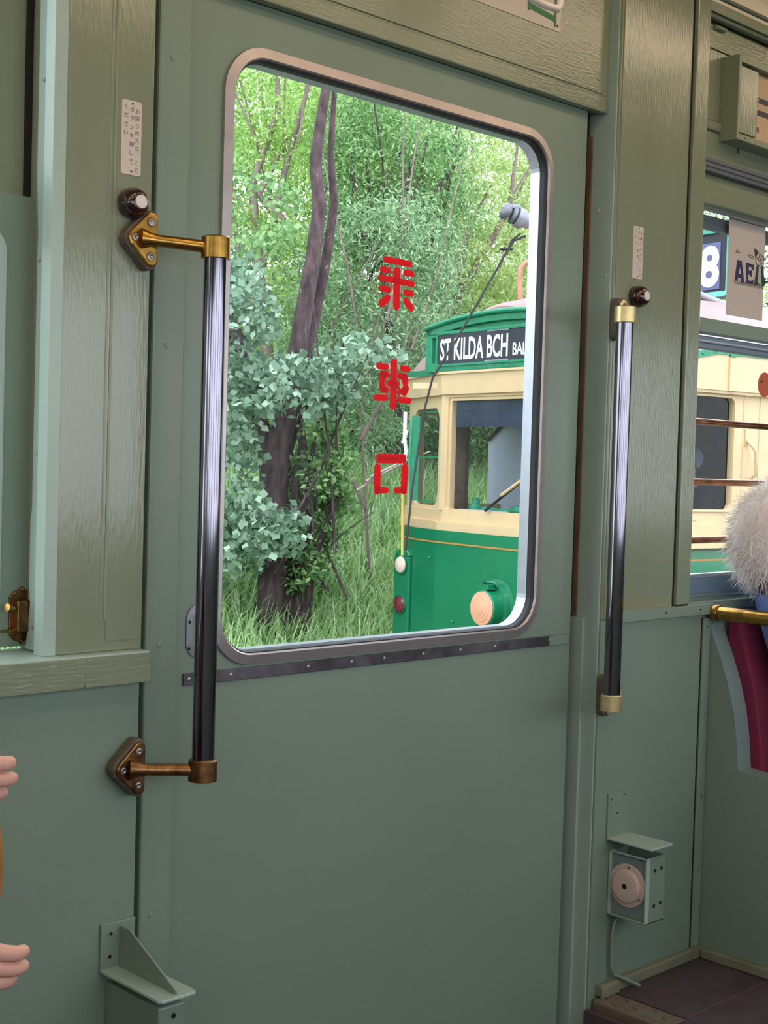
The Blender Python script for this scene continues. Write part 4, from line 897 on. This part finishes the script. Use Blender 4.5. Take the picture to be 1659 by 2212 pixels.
def blobs(n, c, rad, seed, shell=.55):
    r = np.random.default_rng(seed); o = r.normal(size=(n, 3)); o /= np.linalg.norm(o, axis=1)[:, None]; o *= (shell+(1-shell)*r.random(n))[:, None]
    return np.asarray(c, float)+o*np.asarray(rad, float)
def pxz(pts, D): return [atd(u, v, D) for u, v in pts]
def trunk(mb, pts, r0, r1, n=14):
    k = len(pts); fine = []
    for i in range(k-1):
        for j in range(4): fine.append(pts[i].lerp(pts[i+1], j/4))
    fine.append(pts[-1]); K = len(fine)
    rr = [r0+(r1-r0)*(i/(K-1))**.8+.03*(r0+(r1-r0)*(i/(K-1)))*math.sin(i*2.3) for i in range(K)]
    mb.tube(fine, rr, n)
# the leaning dark-barked tree in front
t1 = empty('broadleaf_tree', atd(590, 1440, 11), 'dark barked forked tree with blue-green rounded leaves, nearest the door window', 'tree')
m = MB()
trunk(m, [Vector(atd(588, 1480, 11)), *pxz([(585, 1320), (590, 1200), (592, 1080), (600, 960), (615, 900), (640, 780), (655, 680), (676, 560), (690, 450), (681, 350), (696, 240), (710, 160), (735, 40)], 11)], .135, .030)
trunk(m, pxz([(585, 1060), (575, 960), (556, 890), (530, 800), (505, 700), (470, 560)], 11.05), .085, .04)
trunk(m, pxz([(612, 1320), (610, 1200), (602, 1060), (618, 930), (650, 800), (680, 680), (705, 560), (722, 440), (714, 330), (722, 200), (760, 60)], 11.15), .10, .014)
trunk(m, pxz([(617, 1000), (650, 900), (700, 800), (760, 720)], 11.3), .03, .012)
t1t = m.build('trunk', bark, t1)
cs = []
rr_ = np.random.default_rng(5)
def region(poly_px, n, D0, D1, seed):     # branch ends spread through a volume seen inside a polygon of the view
    r = np.random.default_rng(seed); P = np.array(poly_px, float); lo = P.min(0); hi = P.max(0); out = []
    while len(out) < n:
        q = lo+(hi-lo)*r.random(2); c_ = False; j = len(P)-1
        for i in range(len(P)):
            if ((P[i][1] > q[1]) != (P[j][1] > q[1])) and q[0] < (P[j][0]-P[i][0])*(q[1]-P[i][1])/(P[j][1]-P[i][1])+P[i][0]: c_ = not c_
            j = i
        if c_: out.append(tuple(atd(q[0], q[1], D0+(D1-D0)*r.random())))
    return out
cs = region([(440, 520), (560, 560), (600, 700), (560, 790), (700, 780), (800, 740), (860, 800), (780, 870), (620, 870), (560, 930), (500, 1010), (440, 1000)], 75, 10.4, 11.6, 3)
leaves('crown', cs, 60, .17, .070, .062, leafB, t1, .5, 21)
cs = region([(430, 980), (560, 1040), (640, 1110), (640, 1180), (560, 1230), (430, 1260)], 34, 10.3, 10.9, 4)
leaves('lower_foliage', cs, 45, .15, .072, .060, leafB, t1, .6, 22)
cs = region([(430, 330), (620, 380), (640, 520), (560, 600), (430, 600)], 22, 11.2, 12.6, 14)
leaves('upper_foliage', cs, 45, .2, .06, .05, leafG, t1, .5, 23)
# willow shrub right of the trunk, willow behind, yellow-green trees
def bushy(name, label, lmat, bmat, D, stems, poly, n, per, crad, L, Wd, seed, D1=None, droop=.5, group=None, r0=.05):
    root = empty(name, stems[0][0] if isinstance(stems[0][0], Vector) else atd(*stems[0][0], D), label, 'tree' if 'tree' in name else 'shrub', group)
    m = MB()
    for s_ in stems: trunk(m, [Vector(atd(u, v, D+.2)) for u, v in s_], r0, r0*.25, 8)
    rt = np.random.default_rng(seed+77); cen = Vector(np.mean([tuple(atd(u, v, D)) for u, v in poly], axis=0))
    for p_ in region(poly, 16, D-.1, (D1 or D+1.5)-.4, seed+9):
        p_ = Vector(p_); q_ = (p_-cen)*.45+Vector((rt.normal()*.15, rt.normal()*.1, .35+.4*rt.random())); m.tube([p_-q_, p_-q_*.3+Vector((.04, 0, -.03)), p_+q_*.4, p_+q_], [.014, .011, .008, .003], 5, False)
    m.build('stems', bmat, root)
    leaves('foliage', region(poly, n, D, D1 or D+1.5, seed), per, crad*np.random.default_rng(seed+5).uniform(.35, 1.2, n), L, Wd, lmat, root, droop, seed+1)
    return root
bushy('leafy_shrub', 'dense dark green shrub growing against the right side of the forked trunk', leafG, bark, 10.9,
      [[(640, 1400), (645, 1200), (660, 1050), (690, 900)], [(650, 1400), (680, 1200), (740, 1050)], [(630, 1400), (622, 1150), (650, 950)]],
      [(615, 1010), (660, 920), (720, 900), (750, 960), (745, 1060), (725, 1160), (700, 1260), (640, 1290), (612, 1200)], 110, 90, .19, .055, .028, 31, 11.9)
bushy('willow_tree', 'silvery blue-green willow in the middle of the door window', leafS, barkp, 12.2,
      [[(800, 1300), (790, 1100), (780, 900), (800, 700)], [(790, 1100), (700, 900), (720, 700), (820, 520)], [(780, 950), (860, 800), (900, 640)]],
      [(640, 560), (720, 470), (840, 420), (960, 480), (990, 600), (960, 760), (900, 900), (800, 960), (700, 980), (630, 880), (600, 740)], 260, 120, .34, .062, .016, 41, 14, r0=.022)
bushy('willow_tree', 'yellow-green tree filling the upper left of the door window', leafY, barkp, 13.5,
      [[(640, 1200), (600, 900), (560, 600), (620, 350), (665, 190), (690, 60)], [(560, 620), (545, 400), (600, 240), (600, 60)], [(590, 800), (520, 600), (500, 400)], [(610, 480), (560, 420), (620, 300)]],
      [(420, -60), (800, 40), (860, 260), (760, 480), (700, 620), (700, 800), (560, 900), (430, 900)], 300, 130, .36, .065, .020, 51, 16, r0=.06)
bushy('willow_tree', 'bright yellow-green tree in the upper right of the door window', leafX, barkp, 14.5,
      [[(1000, 1000), (980, 700), (1010, 500), (1060, 400)], [(980, 700), (900, 500), (930, 380)], [(985, 650), (1100, 450), (1120, 300)]],
      [(820, 130), (1000, 200), (1260, 240), (1300, 700), (900, 720), (860, 560), (780, 420)], 300, 130, .40, .070, .022, 61, 17, r0=.05)
bushy('willow_tree', 'mid green feathery tree behind the tall dark trunk', leafG, bark, 13.0,
      [[(860, 900), (830, 600), (850, 480), (900, 330)], [(835, 600), (770, 480), (760, 320)], [(840, 520), (940, 420), (1000, 330)]],
      [(720, 200), (860, 180), (1000, 300), (1030, 480), (900, 560), (760, 560), (700, 420)], 170, 130, .33, .060, .018, 71, 14.5, r0=.05)
bushy('hedge_tree', 'dark green tree mass low behind the tram corner', leafD, bark, 15.5,
      [[(820, 1200), (850, 1000), (900, 850)], [(840, 1050), (780, 950)]],
      [(440, 820), (700, 840), (900, 700), (1200, 700), (1200, 1040), (900, 1010), (780, 1010), (640, 1060), (440, 1060)], 240, 110, .45, .075, .03, 81, 18)
for k, (x, y, w_, lab, mm) in enumerate(((11.0, 17.0, 3.6, 'large pale green tree behind the whole row, left of centre', leafG), (16.5, 16.5, 3.8, 'large pale green tree behind the whole row, above the tram', leafY), (22.5, 15.0, 4.0, 'large green tree far behind the tram roof', leafG), (6.5, 18.5, 3.5, 'large green tree at the left edge of the woodland', leafG), (29, 13, 4.2, 'large green tree at the far right end of the woodland', leafD), (19.0, 11.0, 2.4, 'green roadside tree beyond the far side of the tram', leafY), (13.6, 10.2, 1.6, 'low green tree seen through the tram cab windows', leafY))):
    zb_ = bank(x, y); r_ = empty('background_tree', (x, y, zb_), lab, 'tree')
    m = MB(); trunk(m, [Vector((x, y, zb_-.2)), Vector((x+.2, y, zb_+2)), Vector((x, y+.2, zb_+4*w_/3.6))], .2, .08, 10); m.build('trunk', bark, r_)
    zc_ = zb_+(2.6 if w_ > 3 else 1.3)
    leaves('crown', np.vstack([blobs(150, (x, y, zc_), (w_, 2.0, 2.8 if w_ > 3 else 1.8), 90+k, .3)]), 120, .62 if w_ > 3 else .4, .12 if w_ > 3 else .09, .05, mm, r_, .4, 190+k)
# long grass
r = np.random.default_rng(77); N = 42000
X = 4.2+11*r.random(N); Y = 6.05+3.6*r.random(N)**1.15
Z = np.array([bank(a, b) for a, b in zip(X, Y)]); h = (.38+.34*r.random(N)); ang = r.random(N)*2*np.pi; lean = (.10+.32*r.random(N))
dx, dy = np.cos(ang), np.sin(ang); wd = .007+.006*r.random(N); sxn, syn = -dy, dx
rows = []
for t, ww in ((0, 1.), (.4, .95), (.75, .7), (1.0, .12)):
    b = lean*t**2; z = Z+h*(t-.28*t**3*lean*2.2)
    px_, py_ = X+dx*b, Y+dy*b
    rows.append(np.stack([px_+sxn*wd*ww, py_+syn*wd*ww, z], 1)); rows.append(np.stack([px_-sxn*wd*ww, py_-syn*wd*ww, z], 1))
V = np.stack(rows, 1).reshape(-1, 3).astype(np.float32)
base = np.arange(N)[:, None]*8; q = np.array([[0, 1, 3, 2], [2, 3, 5, 4], [4, 5, 7, 6]]).ravel()
g_ = fastmesh('grass', V, N, 4, grassm, None, base+q)
tag(g_, 'long arching green grass covering the bank beside the track', 'grass', kind='stuff')
# pale fallen branches by the red lettering
m = MB()
for (a, b) in (((770, 1060), (900, 985)), ((790, 1040), (870, 1003)), ((800, 1030), (930, 975))): m.tube([atd(*a, 11.6), atd((a[0]+b[0])/2, (a[1]+b[1])/2-3, 11.7), atd(*b, 11.8)], [.012, .01, .006], 8)
tag(m.build('bare_branch', mat('bleached_wood', (206, 190, 180), .8)), 'bleached bare branches sticking out beside the tram corner', 'branch')
for o_ in list(bpy.data.objects):
    if o_.name.startswith('ground'): pass

# ================================================================== PEOPLE
def skinned(name, verts, edges, m, parent=None, sub=2):
    # verts: (Vector, radius); a Skin modifier grown over joined joints, baked to one continuous mesh
    me = bpy.data.meshes.new('sk'); me.from_pydata([tuple(v[0]) for v in verts], edges, []); ob = bpy.data.objects.new('sk', me); COL.objects.link(ob)
    sk = ob.modifiers.new('s', 'SKIN'); sk.use_smooth_shade = True
    for i, v in enumerate(verts):
        r_ = v[1] if isinstance(v[1], tuple) else (v[1], v[1]); me.skin_vertices[0].data[i].radius = r_; me.skin_vertices[0].data[i].use_root = (i == 0)
    sb = ob.modifiers.new('b', 'SUBSURF'); sb.levels = sub; sb.render_levels = sub
    bpy.context.view_layer.update(); dg = bpy.context.evaluated_depsgraph_get(); nm = bpy.data.meshes.new_from_object(ob.evaluated_get(dg)); bpy.data.objects.remove(ob)
    nm.name = name; nm.materials.clear(); nm.materials.append(m)
    o = bpy.data.objects.new(name, nm); COL.objects.link(o)
    for p in nm.polygons: p.use_smooth = True
    if parent: o.parent = parent; o.matrix_parent_inverse = Matrix.Translation(-parent.location)
    return o
def hand(V, E, wrist_i, wrist, dirv, side, nrm, curl=.5, k=1.0):
    # palm and five separate fingers; dirv: towards the finger tips, side: towards the thumb, nrm: back of the hand
    dirv = dirv.normalized(); side = (side-dirv*side.dot(dirv)).normalized(); nrm = dirv.cross(side) if nrm is None else nrm.normalized()
    p = wrist+dirv*.045*k; V.append((p, (.030*k, .014*k))); pi_ = len(V)-1; E.append((wrist_i, pi_))
    for q, (off, L) in enumerate(((.024, .068), (.008, .078), (-.008, .072), (-.023, .056))):
        b = p+dirv*.038*k+side*off*k; V.append((b, .0095*k)); E.append((pi_, len(V)-1)); a = 0
        pt = b
        for j in range(3):
            a += curl*.75; d = dirv*math.cos(a)-nrm*math.sin(a); pt = pt+d*L*k*(.45, .32, .23)[j]
            V.append((pt, (.0088, .0080, .0068)[j]*k)); E.append((len(V)-2, len(V)-1))
    b = p-dirv*.012*k+side*.028*k; V.append((b, .012*k)); E.append((pi_, len(V)-1))
    V.append((b+(dirv*.5+side*.7-nrm*.2)*.035*k, .0098*k)); E.append((len(V)-2, len(V)-1))
    V.append((V[-1][0]+(dirv*.9+side*.15-nrm*.3)*.028*k, .0085*k)); E.append((len(V)-2, len(V)-1))
def person(loc, label, J, top, legs, hairm, face, cat='person', group=None, k=1.0, curl=.5, hair=True):
    root = empty('person', loc, label, cat, group)
    f = Vector(face).normalized(); up = Vector((0, 0, 1)); s = f.cross(up)
    hd_ = J['head']; V = [(J['pelvis'], .10*k), (J['chest'], (.11*k, .09*k)), (J['neck'], .045*k), (hd_-up*.05*k+f*.012*k, .062*k), (hd_+up*.03*k, .082*k), (hd_+up*.075*k, .058*k)]
    E = [(0, 1), (1, 2), (2, 3), (3, 4), (4, 5)]
    for sd_ in ('l', 'r'):
        V.append((J['sh'+sd_], .048*k)); a = len(V)-1; E.append((1, a)); V.append((J['el'+sd_], .036*k)); E.append((a, a+1)); V.append((J['wr'+sd_], .024*k)); E.append((a+1, a+2))
        hand(V, E, a+2, J['wr'+sd_], J['hd'+sd_], J['th'+sd_], None, curl, k)
    for sd_ in ('l', 'r'):
        V.append((J['hip'+sd_], .078*k)); a = len(V)-1; E.append((0, a)); V.append((J['kn'+sd_], .055*k)); E.append((a, a+1)); V.append((J['an'+sd_], .036*k)); E.append((a+1, a+2)); V.append((J['an'+sd_]+f*.13*k-up*.03*k, .03*k)); E.append((a+2, a+3))
    skinned('body', V, E, skin, root)
    V = [(J['pelvis']+up*.02, .125*k), (J['pelvis'].lerp(J['chest'], .5), (.125*k, .105*k)), (J['chest'], (.135*k, .105*k)), (J['neck']-up*.012*k, .070*k)]; E = [(0, 1), (1, 2), (2, 3)]
    for sd_ in ('l', 'r'):
        V.append((J['sh'+sd_], .064*k)); a = len(V)-1; E.append((2, a)); V.append((J['sh'+sd_].lerp(J['el'+sd_], .5), .054*k)); E.append((a, a+1)); V.append((J['el'+sd_], .050*k)); E.append((a+1, a+2)); V.append((J['el'+sd_].lerp(J['wr'+sd_], .92), .036*k)); E.append((a+2, a+3))
    skinned('jacket', V, E, top, root)
    V = [(J['pelvis']-up*.01, .128*k)]; E = []
    for sd_ in ('l', 'r'):
        V.append((J['hip'+sd_], .092*k)); a = len(V)-1; E.append((0, a)); V.append((J['kn'+sd_], .068*k)); E.append((a, a+1)); V.append((J['an'+sd_]+up*.05*k, .055*k)); E.append((a+1, a+2))
        m = MB(); A_ = J['an'+sd_]; m.tube([A_+up*.03*k-f*.03*k, A_-up*.015*k-f*.035*k], [.04*k, .045*k], 12); m.tube([A_-up*.02*k-f*.05*k, A_-up*.02*k+f*.07*k, A_-up*.025*k+f*.16*k, A_-up*.03*k+f*.20*k], [.035*k, .042*k, .042*k, .022*k], 12); m.build('shoe', rubber, root)
    skinned('trousers', V, E, legs, root)
    m = MB(); m.sphere(hd_-f*.018*k+up*.035*k, .098*k, 24, 14, (1, 1, 1.02)); ho = m.build('hair', hairm, root)
    bm = bmesh.new(); bm.from_mesh(ho.data); dl = [v for v in bm.verts if (v.co-hd_).dot(f) > .045*k and (v.co-hd_).z < .075*k or (v.co-hd_).z < -.045*k]; bmesh.ops.delete(bm, geom=dl, context='VERTS'); bm.to_mesh(ho.data); bm.free()
    md = ho.modifiers.new('th', 'SOLIDIFY'); md.thickness = .006*k
    fm = MB(); fm.sphere(hd_+f*.088*k-up*.012*k, .014*k, 10, 8, (1, 1, 1.5)); fm.build('nose', skin, root)
    for e_ in (-1, 1):
        m = MB(); m.sphere(hd_+f*.074*k+s*.030*k*e_+up*.008*k, .011*k, 10, 8); m.build('eye', ivory, root)
        m = MB(); m.sphere(hd_+s*.082*k*e_-up*.005*k, .022*k, 10, 8, (.5, .7, 1.3)); m.build('ear', skin, root)
    m = MB(); m.sphere(hd_+f*.078*k-up*.048*k, .02*k, 12, 6, (1.1, .5, .28)); m.build('mouth', mat('lips', (176, 104, 98), .5), root)
    return root
v = lambda x, y, z: Vector((x, y, z))
# passenger on the right bench, seen from the side behind the brass handrail
J = dict(pelvis=v(2.955, -.20, .50), chest=v(2.955, -.15, .78), neck=v(2.945, -.125, .955), head=v(2.925, -.12, 1.075), shl=v(3.10, -.14, .87), shr=v(2.785, -.085, .86), ell=v(3.14, -.24, .65), elr=v(2.80, -.15, .66),
         wrl=v(3.05, -.42, .58), wrr=v(2.87, -.42, .58), hdl=v(-.5, -.9, -.2), hdr=v(.5, -.9, -.2), thl=v(-1, 0, .3), thr=v(1, 0, .3), hipl=v(3.03, -.22, .49), hipr=v(2.88, -.22, .49), knl=v(3.06, -.60, .48), knr=v(2.86, -.60, .48), anl=v(3.06, -.62, .08), anr=v(2.86, -.62, .08))
pr = person((2.955, -.20, .45), 'seated passenger in blue denim jacket with white fluffy fur hood, at the right edge', J, denim, navycloth, greyhair, (0, -1, -.05), k=.92)
m = MB(); m.sphere((2.815, -.065, .955), .1, 24, 16, (1.1, .75, 1.15)); m.sphere((2.90, -.045, .99), .1, 20, 12, (1.3, .5, 1.1)); fc = m.build('fur_hood', fur, pr)
r = np.random.default_rng(9); N = 9000; d = r.normal(size=(N, 3)); d /= np.linalg.norm(d, axis=1)[:, None]; cc = np.where((np.arange(N) % 3 == 0)[:, None], np.array([2.90, -.045, .99]), np.array([2.815, -.065, .955])); sc_ = np.where((np.arange(N) % 3 == 0)[:, None], np.array([.13, .05, .11]), np.array([.115, .075, .115]))
P0 = cc+d*sc_; t_ = d*.6+r.normal(size=(N, 3))*.5+np.array([-.2, 0, -.5]); t_ /= np.linalg.norm(t_, axis=1)[:, None]; L_ = (.018+.03*r.random(N)**2)[:, None]; sd2 = np.cross(t_, r.normal(size=(N, 3))); sd2 /= np.linalg.norm(sd2, axis=1)[:, None]
V = np.stack([P0-sd2*.0009, P0+sd2*.0009, P0+t_*L_+np.array([0, 0, -.2])*L_*.4], 1).reshape(-1, 3).astype(np.float32)
fastmesh('fur_strands', V, N, 3, fur, fc)
MB().tube([v(2.765, -.06, .885), v(2.762, -.085, .84), v(2.775, -.11, .76)], .008, 10).build('strap', brownl, pr)
# passenger at the lower left, hands holding an ochre bag
hB = atd(-135, 1990, 1.30); hA = atd(-172, 1600, 1.30)
J = dict(pelvis=v(.20, -.30, .50), chest=v(.20, -.28, .80), neck=v(.20, -.30, .96), head=v(.20, -.33, 1.12), shl=v(.36, -.30, .90), shr=v(.04, -.30, .90), ell=v(.42, -.44, .70), elr=v(.05, -.50, .72),
         wrl=hB+v(-.055, -.01, .012), wrr=hA+v(-.05, 0, .0), hdl=rgt*.9+v(0, 0, -.50), hdr=rgt*.9+v(0, 0, -.35), thl=v(0, 0, 1), thr=v(0, 0, 1), hipl=v(.28, -.32, .49), hipr=v(.12, -.32, .49), knl=v(.28, -.72, .48), knr=v(.12, -.72, .48), anl=v(.28, -.74, .08), anr=v(.12, -.74, .08))
pl_ = person((.20, -.30, .45), 'person at the lower left edge in navy with a gold ring, hands held forward', J, navycloth, navycloth, greyhair, (0, -1, 0), k=.95, curl=.6)
m = MB(); q = atd(8, 2102, 1.20); 
bag = empty('handbag', atd(-60, 1860, 1.34), 'ochre leather bag held between the hands at the lower left edge', 'bag')
m = MB(); c0 = atd(-84, 1880, 1.36); m.sphere(c0, .1, 24, 16, (.42, .35, 1.0)); m.build('bag_body', ochre, bag)
# people in the other tram
def tv(u, w, z): return T(u, w, z)
ud, zd = tramfront(1150, 1000, .75)
J = dict(pelvis=tv(-.62, .85, .55), chest=tv(-.62, .80, .85), neck=tv(-.62, .78, 1.08), head=tv(-.62, .76, 1.24), shl=tv(-.44, .78, 1.0), shr=tv(-.80, .78, 1.0), ell=tv(-.36, .55, .86), elr=tv(-.86, .55, .80), wrl=tv(-.34, .30, .84), wrr=tv(-.75, .35, .84),
         hdl=-TA+v(0, 0, -.2), hdr=-TA+v(0, 0, -.2), thl=-TB, thr=TB, hipl=tv(-.52, .85, .50), hipr=tv(-.72, .85, .50), knl=tv(-.5, .5, .45), knr=tv(-.74, .5, .45), anl=tv(-.5, .5, .08), anr=tv(-.74, .5, .08))
person(T(-.62, .85, .1), 'driver in a pale blue shirt behind the tram windscreen', J, ltshirt, navycloth, greyhair, -TA)
J = dict(pelvis=tv(.0, 2.1, .55), chest=tv(.0, 2.1, .84), neck=tv(.0, 2.1, 1.03), head=tv(.02, 2.1, 1.18), shl=tv(.17, 2.1, .96), shr=tv(-.17, 2.1, .96), ell=tv(.22, 2.0, .74), elr=tv(-.2, 2.0, .74), wrl=tv(.1, 1.8, .70), wrr=tv(-.1, 1.8, .70),
         hdl=-TA, hdr=-TA, thl=-TB, thr=TB, hipl=tv(.08, 2.1, .5), hipr=tv(-.08, 2.1, .5), knl=tv(.1, 1.75, .5), knr=tv(-.1, 1.75, .5), anl=tv(.1, 1.7, .1), anr=tv(-.1, 1.7, .1))
person(T(0, 2.1, .1), 'seated passenger in navy inside the other tram, half hidden by the grey partition', J, navycloth, navycloth, mat('lilac_cap', (136, 138, 172), .8), -TA)
